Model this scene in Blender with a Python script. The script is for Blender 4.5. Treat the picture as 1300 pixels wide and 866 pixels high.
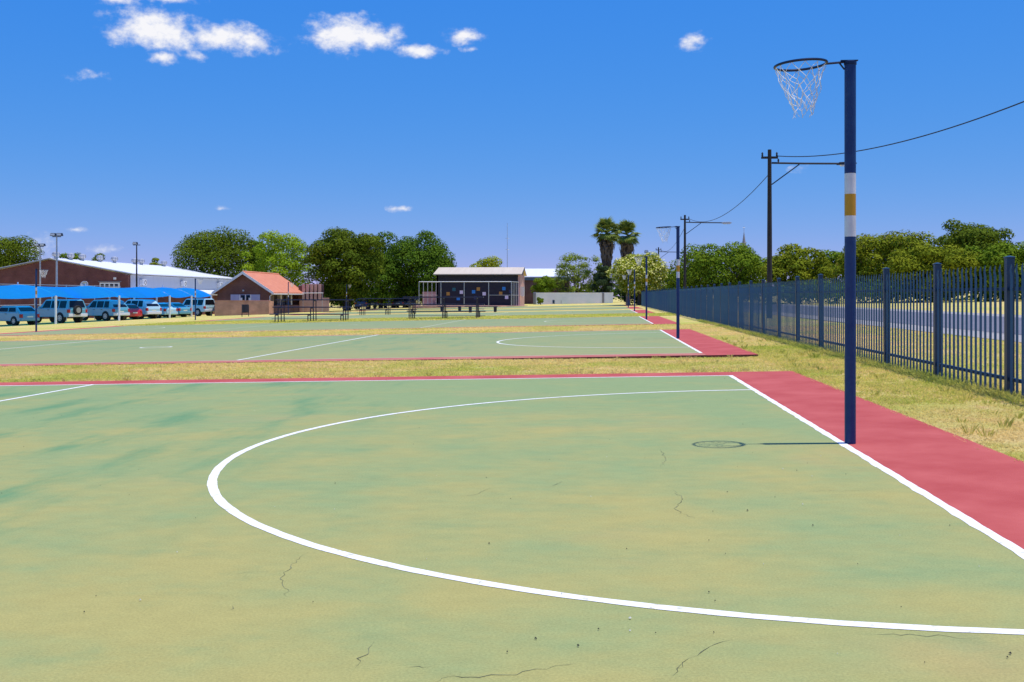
import bpy, bmesh, math, random
import numpy as np
from mathutils import Vector, Matrix
for o in list(bpy.data.objects): bpy.data.objects.remove(o)
S = bpy.context.scene
R = math.radians
# ------------------------------------------------------------------ camera
# World axes: x along the court side lines (right), y along the goal lines (away), origin at the nearest post.
TH, FPX = 0.0802, 1368.35
cam = bpy.data.cameras.new('camera'); cam.sensor_width = 36.0; cam.lens = 36.0*FPX/1300
cam.shift_y = -56.0/1300; cam.clip_start = 0.05; cam.clip_end = 6000
camo = bpy.data.objects.new('camera', cam); S.collection.objects.link(camo)
camo.location = (-1.966, -8.789, 1.2206); camo.rotation_euler = (R(90), 0, TH)
S.camera = camo
# ------------------------------------------------------------------ sky
W = bpy.data.worlds.new('World'); S.world = W; W.use_nodes = True
nt = W.node_tree; nt.nodes.clear()
def N(t, typ, **kw):
    n = t.nodes.new(typ)
    for k, v in kw.items(): setattr(n, k, v)
    return n
SUN_EL = R(78)
def build_world():
    L = nt.links.new
    def M(op, a, b=None, c=None, clamp=False):
        n = N(nt, 'ShaderNodeMath', operation=op, use_clamp=clamp)
        for i, v in enumerate((a, b, c)):
            if v is None: continue
            if isinstance(v, (int, float)): n.inputs[i].default_value = v
            else: L(v, n.inputs[i])
        return n.outputs[0]
    sky = N(nt, 'ShaderNodeTexSky', sky_type='NISHITA', sun_disc=False)
    sky.sun_elevation = SUN_EL; sky.sun_rotation = R(90)
    sky.altitude = 1400; sky.air_density = 1.0; sky.dust_density = 0.0; sky.ozone_density = 10.0
    # vivid colour grade of the whole sky, the same in every direction
    sc = N(nt, 'ShaderNodeSeparateColor'); L(sky.outputs[0], sc.inputs[0]); cc = N(nt, 'ShaderNodeCombineColor')
    for i, (g, k) in enumerate(((1.42, .47), (.54, 1.80), (.06, 7.9))): L(M('MULTIPLY', M('POWER', sc.outputs[i], g), k), cc.inputs[i])
    bg = N(nt, 'ShaderNodeBackground'); bg.inputs[1].default_value = 0.093
    L(cc.outputs[0], bg.inputs[0])
    tc = N(nt, 'ShaderNodeTexCoord'); sp = N(nt, 'ShaderNodeSeparateXYZ'); L(tc.outputs['Generated'], sp.inputs[0])
    x, y, z = sp.outputs
    az = M('ARCTAN2', x, y); el = M('ARCSINE', z)
    cv = N(nt, 'ShaderNodeCombineXYZ'); L(az, cv.inputs[0]); L(M('MULTIPLY', el, 1.35), cv.inputs[1])
    bs = N(nt, 'ShaderNodeCombineXYZ'); L(az, bs.inputs[0]); L(el, bs.inputs[1]); base = bs.outputs[0]
    n1 = N(nt, 'ShaderNodeTexNoise'); n1.inputs['Scale'].default_value = 42; n1.inputs['Detail'].default_value = 9; n1.inputs['Roughness'].default_value = .62
    L(cv.outputs[0], n1.inputs['Vector'])
    n2 = N(nt, 'ShaderNodeTexNoise'); n2.inputs['Scale'].default_value = 120; n2.inputs['Detail'].default_value = 5
    L(cv.outputs[0], n2.inputs['Vector'])
    # small fair weather clouds: azimuth, elevation, half width, half height (radians), thickness
    cl = [(-.4042,.2323,.030,.0150,1.0),(-.3815,.2260,.020,.0110,.9),(-.345,.2285,.026,.0120,1.0),(-.318,.2250,.022,.0095,.9),(-.392,.2085,.012,.0050,.7),(-.368,.2120,.014,.0045,.55),
          (-.2345,.2360,.030,.0150,1.0),(-.212,.2350,.026,.0125,.95),(-.1925,.2370,.013,.0075,.8),(-.1670,.2240,.018,.0052,.9),(-.1235,.2370,.016,.0066,.8),(-.1170,.2260,.008,.0030,.45),
          (-.4475,.1895,.011,.0045,.6),(-.4700,.1855,.009,.0030,.35),(-.4390,.2545,.016,.0050,.8),(-.3900,.2580,.022,.0042,.75),(.0872,.2300,.012,.0068,.6),
          (-.1815,.0815,.010,.0034,.75),(-.344,.0790,.006,.0022,.5),(-.498,.0430,.020,.0090,.6),(-.4640,.0575,.007,.0024,.6),(-.447,.0410,.014,.0038,.4),(.185,.1140,.010,.0030,.18)]
    rnd = random.Random(4)
    for k in range(4):
        a = rnd.uniform(.75, 5.4); e = rnd.uniform(.05, .42)
        cl.append((math.atan2(math.sin(a), math.cos(a)), e, rnd.uniform(.02, .06), rnd.uniform(.008, .02), rnd.uniform(.6, 1)))
    dens = None; hgt = None
    for ca, ce, ra, re, th in cl:
        v = N(nt, 'ShaderNodeVectorMath', operation='MULTIPLY_ADD'); L(base, v.inputs[0]); ra *= 1.38; re *= 1.28; v.inputs[1].default_value = (1/ra, 1/re, 0); v.inputs[2].default_value = (-ca/ra, -ce/re, 0)
        d = N(nt, 'ShaderNodeVectorMath', operation='LENGTH'); L(v.outputs[0], d.inputs[0])
        m = M('MULTIPLY_ADD', d.outputs['Value'], -.82*th, th)
        dens = m if dens is None else M('MAXIMUM', dens, m)
    nn = M('MULTIPLY', M('SUBTRACT', n1.outputs[0], .53), 1.75)
    nn = M('ADD', nn, M('MULTIPLY', M('SUBTRACT', n2.outputs[0], .5), .45))
    dd = M('ADD', M('MAXIMUM', dens, -.6), nn)
    mr = N(nt, 'ShaderNodeMapRange', interpolation_type='SMOOTHSTEP'); mr.inputs[1].default_value = .04; mr.inputs[2].default_value = .78
    L(dd, mr.inputs[0])
    fac = M('MULTIPLY', mr.outputs[0], M('GREATER_THAN', dens, 0.0))
    core = N(nt, 'ShaderNodeMapRange'); core.inputs[1].default_value = .15; core.inputs[2].default_value = .75; L(dd, core.inputs[0])
    mc = N(nt, 'ShaderNodeMix', data_type='RGBA'); mc.inputs[6].default_value = (.60,.66,.86,1); mc.inputs[7].default_value = (.93,.93,.97,1)
    L(core.outputs[0], mc.inputs[0])
    cb = N(nt, 'ShaderNodeBackground'); cb.inputs[1].default_value = 1.0; L(mc.outputs[2], cb.inputs[0])
    ms = N(nt, 'ShaderNodeMixShader'); L(fac, ms.inputs[0]); L(bg.outputs[0], ms.inputs[1]); L(cb.outputs[0], ms.inputs[2])
    out = N(nt, 'ShaderNodeOutputWorld'); L(ms.outputs[0], out.inputs[0])
build_world()
# ------------------------------------------------------------------ sun and exposure
sl = bpy.data.lights.new('sun', 'SUN'); sl.energy = 4.7; sl.angle = R(.53); sl.color = (1, .95, .87)
so = bpy.data.objects.new('sun', sl); S.collection.objects.link(so); so.rotation_euler = (0, R(90)-SUN_EL, 0); so.location = (0, 0, 60)
S.view_settings.view_transform = 'Standard'; S.view_settings.look = 'None'; S.view_settings.gamma = 1; S.view_settings.exposure = 0.0
S.render.resolution_x, S.render.resolution_y = 1024, 682
S.render.engine = 'CYCLES'
try: S.cycles.max_bounces = 6; S.cycles.transparent_max_bounces = 6
except Exception: pass

# ------------------------------------------------------------------ helpers
C = S.collection
def gz(s, t):
    s = max(-75, min(75, s)); t = max(-40, min(220, t))
    return .0538 + .02014*s + .00162*t - .012*min(15, max(0, -32-s))
def at(px, Y):
    """place seen at picture column px, Y metres in front of the camera -> (s, t)"""
    X = (px-650)/FPX*Y - 2.664; Yd = Y-8.603
    c, n = math.cos(TH), math.sin(TH)
    return X*c - Yd*n, X*n + Yd*c
def zof(py, Y): return 1.2206 + (376.98-py)/FPX*Y
def gp(px, py):
    dx, dz = (px-650)/FPX, -(py-376.98)/FPX
    return at(px, -1.2206/(dz-.0202*dx))
MATS = {}
def mat(name, c1, c2=None, scale=6, rough=.75, metal=0, bump=0, bscale=None, trans=0, spec=.4, det=5, lo=.35, hi=.65, stretch=None, tcol=None):
    m = bpy.data.materials.new(name); m.use_nodes = True; t = m.node_tree; L = t.links.new
    p = t.nodes['Principled BSDF']; p.inputs['Roughness'].default_value = rough; p.inputs['Metallic'].default_value = metal
    p.inputs['Specular IOR Level'].default_value = spec
    c1 = tuple(c1)+(1,)
    tc = N(t, 'ShaderNodeTexCoord'); vec = tc.outputs['Object']
    if stretch:
        mp = N(t, 'ShaderNodeMapping'); mp.inputs['Scale'].default_value = stretch; L(vec, mp.inputs[0]); vec = mp.outputs[0]
    p.inputs['Base Color'].default_value = c1
    if c2 is not None:
        nz = N(t, 'ShaderNodeTexNoise'); nz.inputs['Scale'].default_value = scale; nz.inputs['Detail'].default_value = det; nz.inputs['Roughness'].default_value = .6
        L(vec, nz.inputs['Vector'])
        r = N(t, 'ShaderNodeMapRange'); r.inputs[1].default_value = lo; r.inputs[2].default_value = hi; L(nz.outputs[0], r.inputs[0])
        mx = N(t, 'ShaderNodeMix', data_type='RGBA'); mx.inputs[6].default_value = c1; mx.inputs[7].default_value = tuple(c2)+(1,)
        L(r.outputs[0], mx.inputs[0]); L(mx.outputs[2], p.inputs['Base Color'])
    if bump:
        nb = N(t, 'ShaderNodeTexNoise'); nb.inputs['Scale'].default_value = bscale or scale*4; nb.inputs['Detail'].default_value = 4
        L(vec, nb.inputs['Vector'])
        b = N(t, 'ShaderNodeBump'); b.inputs['Strength'].default_value = bump; b.inputs['Distance'].default_value = .02
        L(nb.outputs[0], b.inputs['Height']); L(b.outputs[0], p.inputs['Normal'])
    if trans:
        tr = N(t, 'ShaderNodeBsdfTranslucent'); ms = N(t, 'ShaderNodeMixShader'); ms.inputs[0].default_value = trans
        if c2 is not None and not tcol: L(mx.outputs[2], tr.inputs[0])
        else: tr.inputs[0].default_value = tuple(tcol)+(1,) if tcol else c1
        o = t.nodes['Material Output']; L(p.outputs[0], ms.inputs[1]); L(tr.outputs[0], ms.inputs[2]); L(ms.outputs[0], o.inputs[0])
    MATS[name] = m
    return m
def brick_mat(name, c1, c2, mortar, scale=1.0):
    m = bpy.data.materials.new(name); m.use_nodes = True; t = m.node_tree; L = t.links.new
    p = t.nodes['Principled BSDF']; p.inputs['Roughness'].default_value = .85; p.inputs['Specular IOR Level'].default_value = .2
    tc = N(t, 'ShaderNodeTexCoord'); sp = N(t, 'ShaderNodeSeparateXYZ'); L(tc.outputs['Object'], sp.inputs[0])
    a = N(t, 'ShaderNodeMath', operation='ADD'); L(sp.outputs[0], a.inputs[0]); L(sp.outputs[1], a.inputs[1])
    cb = N(t, 'ShaderNodeCombineXYZ'); L(a.outputs[0], cb.inputs[0]); L(sp.outputs[2], cb.inputs[1])
    b = N(t, 'ShaderNodeTexBrick'); b.inputs['Scale'].default_value = scale; b.inputs['Brick Width'].default_value = .23; b.inputs['Row Height'].default_value = .085
    b.inputs['Mortar Size'].default_value = .01; b.inputs['Color1'].default_value = tuple(c1)+(1,); b.inputs['Color2'].default_value = tuple(c2)+(1,); b.inputs['Mortar'].default_value = tuple(mortar)+(1,)
    L(cb.outputs[0], b.inputs['Vector'])
    nz = N(t, 'ShaderNodeTexNoise'); nz.inputs['Scale'].default_value = .8; nz.inputs['Detail'].default_value = 5; L(tc.outputs['Object'], nz.inputs['Vector'])
    r = N(t, 'ShaderNodeMapRange'); r.inputs[1].default_value = .3; r.inputs[2].default_value = .7; r.inputs[3].default_value = .72; r.inputs[4].default_value = 1.15; L(nz.outputs[0], r.inputs[0])
    v = N(t, 'ShaderNodeVectorMath', operation='SCALE'); L(b.outputs[0], v.inputs[0]); L(r.outputs[0], v.inputs['Scale'])
    L(v.outputs[0], p.inputs['Base Color'])
    MATS[name] = m
    return m
class MB:
    def __init__(s): s.v = []; s.f = []
    def add(s, vs, fs):
        o = len(s.v); s.v += [tuple(v) for v in vs]; s.f += [tuple(i+o for i in f) for f in fs]; return s
    def box(s, x0, x1, y0, y1, z0, z1):
        return s.add([(x0,y0,z0),(x1,y0,z0),(x1,y1,z0),(x0,y1,z0),(x0,y0,z1),(x1,y0,z1),(x1,y1,z1),(x0,y1,z1)],
                     [(0,3,2,1),(4,5,6,7),(0,1,5,4),(1,2,6,5),(2,3,7,6),(3,0,4,7)])
    def prism(s, pts, axis, a, b):
        """polygon pts (u,v) extruded along axis from a to b; axis 'x': (u,v)=(y,z), 'y': (x,z), 'z': (x,y)"""
        n = len(pts)
        def p(u, v, w): return {'x': (w,u,v), 'y': (u,w,v), 'z': (u,v,w)}[axis]
        vs = [p(u,v,a) for u,v in pts] + [p(u,v,b) for u,v in pts]
        return s.add(vs, [tuple(range(n))[::-1], tuple(range(n,2*n))] + [(i,(i+1)%n,n+(i+1)%n,n+i) for i in range(n)])
    def tube(s, path, r, seg=8, caps=True, closed=False):
        path = [Vector(p) for p in path]; n = len(path); rs = r if isinstance(r, (list, tuple)) else [r]*n
        o = len(s.v); up = None
        for i, p in enumerate(path):
            if closed: d = path[(i+1)%n]-path[i-1]
            else: d = path[min(i+1,n-1)]-path[max(i-1,0)]
            d.normalize()
            if up is None:
                up = Vector((0,0,1)) if abs(d.z) < .9 else Vector((1,0,0))
            a = d.cross(up).normalized(); b = a.cross(d).normalized(); up = b
            for k in range(seg):
                q = 2*math.pi*k/seg; s.v.append(tuple(p+(a*math.cos(q)+b*math.sin(q))*rs[i]))
        for i in range(n if closed else n-1):
            j = (i+1)%n
            for k in range(seg):
                k2 = (k+1)%seg; s.f.append((o+i*seg+k, o+i*seg+k2, o+j*seg+k2, o+j*seg+k))
        if caps and not closed:
            s.f.append(tuple(o+k for k in range(seg))[::-1]); s.f.append(tuple(o+(n-1)*seg+k for k in range(seg)))
        return s
    def lathe(s, prof, cx=0, cy=0, seg=16, z0=0):
        return s.tube([(cx,cy,z0+z) for r,z in prof], [max(r,.0005) for r,z in prof], seg)
    def mesh(s, name, m, smooth=False):
        me = bpy.data.meshes.new(name); me.from_pydata(s.v, [], s.f); me.materials.append(MATS[m])
        bm = bmesh.new(); bm.from_mesh(me); bmesh.ops.recalc_face_normals(bm, faces=bm.faces); bm.to_mesh(me); bm.free()
        if smooth: me.shade_smooth(); me.set_sharp_from_angle(angle=R(40))
        me.update(); return me
    def build(s, name, m, parent=None, smooth=False, loc=None, bevel=0):
        me = s.mesh(name, m, smooth); o = link(name, me, parent, loc)
        if bevel:
            b = o.modifiers.new('bevel', 'BEVEL'); b.width = bevel; b.segments = 2; b.limit_method = 'ANGLE'; b.angle_limit = R(25)
        return o
def link(name, me, parent=None, loc=None):
    o = bpy.data.objects.new(name, me); C.objects.link(o)
    if parent is not None: o.parent = parent
    if loc is not None: o.location = loc
    return o
def tag(o, label, cat, group=None):
    o['label'] = label; o['category'] = cat
    if group: o['group'] = group
    return o
def thing(name, label, cat, loc=(0,0,0), rz=0, group=None):
    o = bpy.data.objects.new(name, None); C.objects.link(o); o.location = loc; o.rotation_euler = (0,0,rz); o.empty_display_size = .2
    return tag(o, label, cat, group)
def kind(o, k): o['kind'] = k; return o
def npmesh(name, v, f, m):
    """v (n,3), f (m,k) numpy arrays"""
    me = bpy.data.meshes.new(name); n, k = f.shape
    me.vertices.add(len(v)); me.vertices.foreach_set('co', v.astype(np.float32).ravel())
    me.loops.add(n*k); me.loops.foreach_set('vertex_index', f.astype(np.int32).ravel())
    me.polygons.add(n); me.polygons.foreach_set('loop_start', np.arange(n, dtype=np.int32)*k)
    me.update(calc_edges=True); me.validate(); me.materials.append(MATS[m]); return me
def copy_tree(o, parent=None):
    c = o.copy(); C.objects.link(c); c.parent = parent
    for ch in list(o.children): copy_tree(ch, c)
    return c

# ------------------------------------------------------------------ materials
def court_mat(name, fade):
    m = bpy.data.materials.new(name); m.use_nodes = True; t = m.node_tree; L = t.links.new
    p = t.nodes['Principled BSDF']; p.inputs['Specular IOR Level'].default_value = .25
    tc = N(t, 'ShaderNodeTexCoord'); V = tc.outputs['Object']
    def noise(scale, det, vec=None, rough=.6):
        n = N(t, 'ShaderNodeTexNoise'); n.inputs['Scale'].default_value = scale; n.inputs['Detail'].default_value = det; n.inputs['Roughness'].default_value = rough
        L(vec or V, n.inputs['Vector']); return n.outputs[0]
    def rng(v, a, b, c=0., d=1., smooth=True):
        n = N(t, 'ShaderNodeMapRange'); n.interpolation_type = 'SMOOTHSTEP' if smooth else 'LINEAR'
        for i, q in enumerate((a,b,c,d)): n.inputs[i+1].default_value = q
        L(v, n.inputs[0]); return n.outputs[0]
    def mix(fac, a, b):
        n = N(t, 'ShaderNodeMix', data_type='RGBA')
        for i, q in ((0,fac),(6,a),(7,b)):
            if hasattr(q, 'links') or hasattr(q, 'is_linked'): L(q, n.inputs[i])
            else: n.inputs[i].default_value = q if i == 0 else tuple(q)+(1,)
        return n.outputs[2]
    def math_(op, a, b):
        n = N(t, 'ShaderNodeMath', operation=op)
        for i, q in enumerate((a,b)):
            if isinstance(q, (int, float)): n.inputs[i].default_value = q
            else: L(q, n.inputs[i])
        return n.outputs[0]
    mp = N(t, 'ShaderNodeMapping'); mp.inputs['Rotation'].default_value = (0,0,R(-4)); mp.inputs['Scale'].default_value = (1.25,.30,1); L(V, mp.inputs[0])
    mp2 = N(t, 'ShaderNodeMapping'); mp2.inputs['Rotation'].default_value = (0,0,R(28)); mp2.inputs['Scale'].default_value = (.75,1.1,1); L(V, mp2.inputs[0])
    big = noise(.33, 5); mid = noise(1.15, 8, mp2.outputs[0], .62); streak = noise(1.3, 7, mp.outputs[0], .6); fine = noise(60, 3)
    sep = N(t, 'ShaderNodeSeparateXYZ'); L(V, sep.inputs[0])
    # the paint is worn to tan on the side nearest the photographer and keeps its green farther over
    wear = math_('ADD', rng(sep.outputs[1], -7.0, 8.0, .10, -.17, False), math_('ADD', math_('MULTIPLY', big, .45), math_('MULTIPLY', mid, .55)))
    f1 = rng(wear, .34, .64)
    tan, green, deep = (.365,.325,.105), (.235,.305,.122), (.110,.245,.105)
    c = mix(f1, green, tan)
    st = rng(streak, .47, .74)
    left = rng(sep.outputs[0], -3.6, -5.6, .12, 1.0)
    band = rng(sep.outputs[1], -5.5, -2.5, .25, 1.0)
    c = mix(math_('MULTIPLY', math_('MULTIPLY', st, left), math_('MULTIPLY', band, .95)), c, deep)
    pink = noise(.5, 4, mp2.outputs[0]); c = mix(math_('MULTIPLY', rng(pink, .56, .72), .30), c, (.40,.29,.13))
    blotch = noise(2.1, 8, mp2.outputs[0], .66); c = mix(math_('MULTIPLY', rng(blotch, .50, .80), .45), c, (.165,.265,.115))
    if fade: c = mix(fade, c, (.235,.285,.135))
    dirt = noise(17, 4, None, .7); c = mix(math_('MULTIPLY', rng(dirt, .60, .80), .25), c, (.24,.22,.10))
    c = mix(math_('MULTIPLY', rng(fine, .60, .85), .22), c, (.50,.46,.24))
    c = mix(math_('MULTIPLY', rng(fine, .40, .20), .30), c, (.14,.16,.065))
    # aggregate grain, broad scuffs
    gr = rng(noise(95, 5, None, .75), .30, .70, .78, 1.18, False); sc2 = rng(noise(7, 6, mp2.outputs[0], .75), .3, .7, .93, 1.06, False)
    vs = N(t, 'ShaderNodeVectorMath', operation='SCALE'); L(c, vs.inputs[0]); L(math_('MULTIPLY', gr, sc2), vs.inputs['Scale'])
    L(vs.outputs[0], p.inputs['Base Color'])
    p.inputs['Roughness'].default_value = .8
    b = N(t, 'ShaderNodeBump'); b.inputs['Strength'].default_value = .22; b.inputs['Distance'].default_value = .006; L(noise(130, 3), b.inputs['Height']); L(b.outputs[0], p.inputs['Normal'])
    MATS[name] = m
def grass_mat(name, dry, green, thresh=0., soil=(.36,.27,.15), tr=0):
    m = bpy.data.materials.new(name); m.use_nodes = True; t = m.node_tree; L = t.links.new
    p = t.nodes['Principled BSDF']; p.inputs['Roughness'].default_value = .95; p.inputs['Specular IOR Level'].default_value = .1
    g = N(t, 'ShaderNodeNewGeometry')
    def nz(sc, det):
        n = N(t, 'ShaderNodeTexNoise'); n.inputs['Scale'].default_value = sc; n.inputs['Detail'].default_value = det; n.inputs['Roughness'].default_value = .65; L(g.outputs['Position'], n.inputs['Vector']); return n.outputs[0]
    def rng(v, a, b, c=0., d=1.):
        n = N(t, 'ShaderNodeMapRange')
        for i, q in enumerate((a,b,c,d)): n.inputs[i+1].default_value = q
        L(v, n.inputs[0]); return n.outputs[0]
    m1 = N(t, 'ShaderNodeMix', data_type='RGBA'); m1.inputs[6].default_value = tuple(dry)+(1,); m1.inputs[7].default_value = tuple(green)+(1,); L(rng(nz(.38, 6), .47-thresh, .64-thresh), m1.inputs[0])
    m2 = N(t, 'ShaderNodeMix', data_type='RGBA'); m2.inputs[7].default_value = tuple(soil)+(1,); L(m1.outputs[2], m2.inputs[6]); L(rng(nz(1.7, 6), .56, .70, 0, .75), m2.inputs[0])
    v = N(t, 'ShaderNodeVectorMath', operation='SCALE'); L(m2.outputs[2], v.inputs[0]); L(rng(nz(38, 3), .25, .75, .55, 1.4), v.inputs['Scale'])
    L(v.outputs[0], p.inputs['Base Color'])
    if tr:
        tl = N(t, 'ShaderNodeBsdfTranslucent'); ms = N(t, 'ShaderNodeMixShader'); ms.inputs[0].default_value = tr; L(v.outputs[0], tl.inputs[0])
        L(p.outputs[0], ms.inputs[1]); L(tl.outputs[0], ms.inputs[2]); L(ms.outputs[0], t.nodes['Material Output'].inputs[0])
    b = N(t, 'ShaderNodeBump'); b.inputs['Strength'].default_value = .9; b.inputs['Distance'].default_value = .03; L(nz(55, 4), b.inputs['Height']); L(b.outputs[0], p.inputs['Normal'])
    MATS[name] = m
court_mat('court_green', 0); court_mat('court_second', .5); court_mat('court_faded', .72)
grass_mat('lawn', (.66,.49,.19), (.46,.46,.10), .05, (.70,.48,.27))
grass_mat('blade_dry', (.90,.69,.28), (.70,.64,.15), .03, (.90,.64,.34), .45)
grass_mat('blade_green', (.74,.67,.16), (.50,.55,.09), .06, (.6,.55,.16), .45)
mat('court_red', (.365,.048,.042), (.51,.112,.095), 1.3, .8, bump=.2, bscale=110, spec=.25, lo=.28, hi=.74, det=9)
mat('red_edge', (.22,.045,.045), (.13,.05,.04), 3, .9)
mat('red_faded', (.46,.20,.13), (.45,.11,.09), 1.2, .85, lo=.3, hi=.6)
mat('line_paint', (.80,.79,.76), (.46,.44,.28), 22, .6, lo=.555, hi=.70, bump=.1, bscale=120)
mat('line_faded', (.62,.62,.47), (.42,.44,.28), 2.5, .7, lo=.4, hi=.7)
mat('crack', (.06,.065,.035), (.20,.21,.11), 6, .95, lo=.4, hi=.6)
mat('speck_dark', (.03,.028,.02)); mat('speck_light', (.62,.60,.50))
mat('fence_blue', (.005,.032,.078), (.008,.040,.090), 5, .38, spec=.5)
mat('pale_blue', (.030,.110,.190), (.038,.125,.21), 3, .42, spec=.5)
mat('post_blue', (.003,.026,.120), (.008,.040,.140), 14, .42, spec=.4)
mat('ring_blue', (.008,.02,.06), None, 4, .4, metal=.3)
mat('band_white', (.74,.74,.74), (.62,.62,.63), 7, .5); mat('band_gold', (.60,.30,.012), (.52,.25,.01), 5, .5)
mat('net_white', (.82,.82,.82), None, rough=.8, trans=.3)
mat('asphalt', (.17,.165,.19), (.12,.118,.14), 2.5, .85, bump=.3, bscale=80)
mat('shoulder', (.36,.33,.31), (.29,.265,.24), 3, .95, bump=.4, bscale=60)
mat('wood_pole', (.030,.024,.020), (.05,.042,.036), 12, .9, bump=.4, stretch=(1,1,.1))
mat('dark_metal', (.016,.018,.024), (.022,.024,.032), 5, .5)
mat('stand_paint', (.014,.014,.034), (.022,.020,.042), 5, .5)
mat('stand_plank', (.028,.028,.060), (.04,.038,.07), 4, .33)
mat('wire', (.012,.013,.018)); mat('galv', (.50,.51,.53), (.42,.43,.45), 7, .4, metal=.35)
mat('white_paint', (.78,.78,.78), (.72,.72,.73), 3, .5)
mat('roof_white', (.80,.81,.83), (.73,.75,.79), .6, .42, bump=.25, bscale=1.2, stretch=(5,.15,1))
mat('clad_grey', (.55,.58,.66), (.50,.53,.61), .8, .55, stretch=(1,3,.3))
brick_mat('hall_brick', (.190,.058,.048), (.145,.045,.042), (.22,.13,.12)); brick_mat('house_brick', (.17,.068,.050), (.13,.052,.043), (.22,.15,.13))
brick_mat('wall_brick', (.62,.29,.175), (.53,.23,.145), (.60,.43,.33)); brick_mat('pink_brick', (.62,.33,.28), (.54,.27,.235), (.62,.48,.43))
brick_mat('maroon_brick', (.15,.075,.085), (.12,.06,.075), (.20,.13,.14))
def tile_mat():
    m = mat('roof_tile', (.66,.25,.145), (.58,.20,.115), 1.6, .8); t = m.node_tree; L = t.links.new
    w = N(t, 'ShaderNodeTexWave', bands_direction='Z'); w.inputs['Scale'].default_value = 2.6; w.inputs['Distortion'].default_value = .3
    tc = N(t, 'ShaderNodeTexCoord'); L(tc.outputs['Object'], w.inputs[0])
    b = N(t, 'ShaderNodeBump'); b.inputs['Strength'].default_value = .7; b.inputs['Distance'].default_value = .05; L(w.outputs[1], b.inputs['Height']); L(b.outputs[0], t.nodes['Principled BSDF'].inputs['Normal'])
tile_mat()
mat('roof_beige', (.60,.51,.39), (.54,.45,.34), .7, .6, bump=.25, bscale=1.4, stretch=(4,.2,1)); mat('mural_navy', (.014,.017,.028), (.019,.022,.034), 2, .75)
mat('sq_blue', (.03,.24,.60)); mat('sq_gold', (.42,.24,.05)); mat('sq_white', (.66,.66,.76)); mat('sq_teal', (.02,.13,.16)); mat('sq_dark', (.03,.045,.11))
mat('wall_white', (.86,.86,.88), (.76,.76,.79), .7, .85, lo=.4, hi=.75); mat('fascia_blue', (.10,.16,.26)); mat('door_dark', (.03,.028,.035)); mat('stucco_grey', (.26,.25,.27), (.22,.21,.23), 2)
mat('glass', (.008,.010,.014), None, rough=.12, spec=.35); mat('panel_lilac', (.42,.42,.58), (.36,.36,.52), 3, .5)
mat('tyre', (.016,.016,.017), None, rough=.85); mat('rim', (.42,.43,.45), None, rough=.3, metal=.6); mat('tail_red', (.45,.02,.02), None, rough=.25); mat('plate', (.72,.72,.62)); mat('trim_black', (.02,.02,.022), None, rough=.6); mat('lamp_clear', (.7,.72,.75), None, rough=.15)
mat('sail', (.008,.27,.93), (.010,.30,.95), .8, .7, trans=.6, spec=.1, tcol=(.02,.46,.96))
mat('bark', (.07,.052,.038), (.11,.085,.065), 9, .95, bump=.8, stretch=(1,1,.25)); mat('skirt', (.105,.075,.055), (.16,.12,.085), 5, .95, bump=.6, stretch=(1,1,.2))
def leaf(name, a, b, sc=.55, tr=.16): mat(name, a, b, sc, .85, trans=tr, spec=.06, det=7, lo=.36, hi=.64)
leaf('leaf_dark', (.078,.122,.008), (.140,.180,.011)); leaf('leaf_deep', (.060,.122,.008), (.105,.175,.012)); leaf('leaf_bright', (.20,.31,.014), (.30,.40,.020)); leaf('leaf_mid', (.115,.190,.010), (.19,.26,.014))
leaf('leaf_olive', (.15,.195,.010), (.24,.26,.014)); leaf('leaf_gold', (.26,.26,.035), (.15,.18,.03)); leaf('leaf_yellow', (.36,.38,.018), (.22,.28,.015), 2.5); leaf('flower', (.84,.82,.34), (.70,.64,.12), 2)
leaf('leaf_pale', (.18,.25,.025), (.27,.32,.05)); leaf('leaf_palm', (.17,.24,.04), (.26,.29,.06)); leaf('leaf_rust', (.20,.15,.03), (.13,.14,.03)); leaf('leaf_pine', (.035,.060,.022), (.055,.085,.030))

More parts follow.
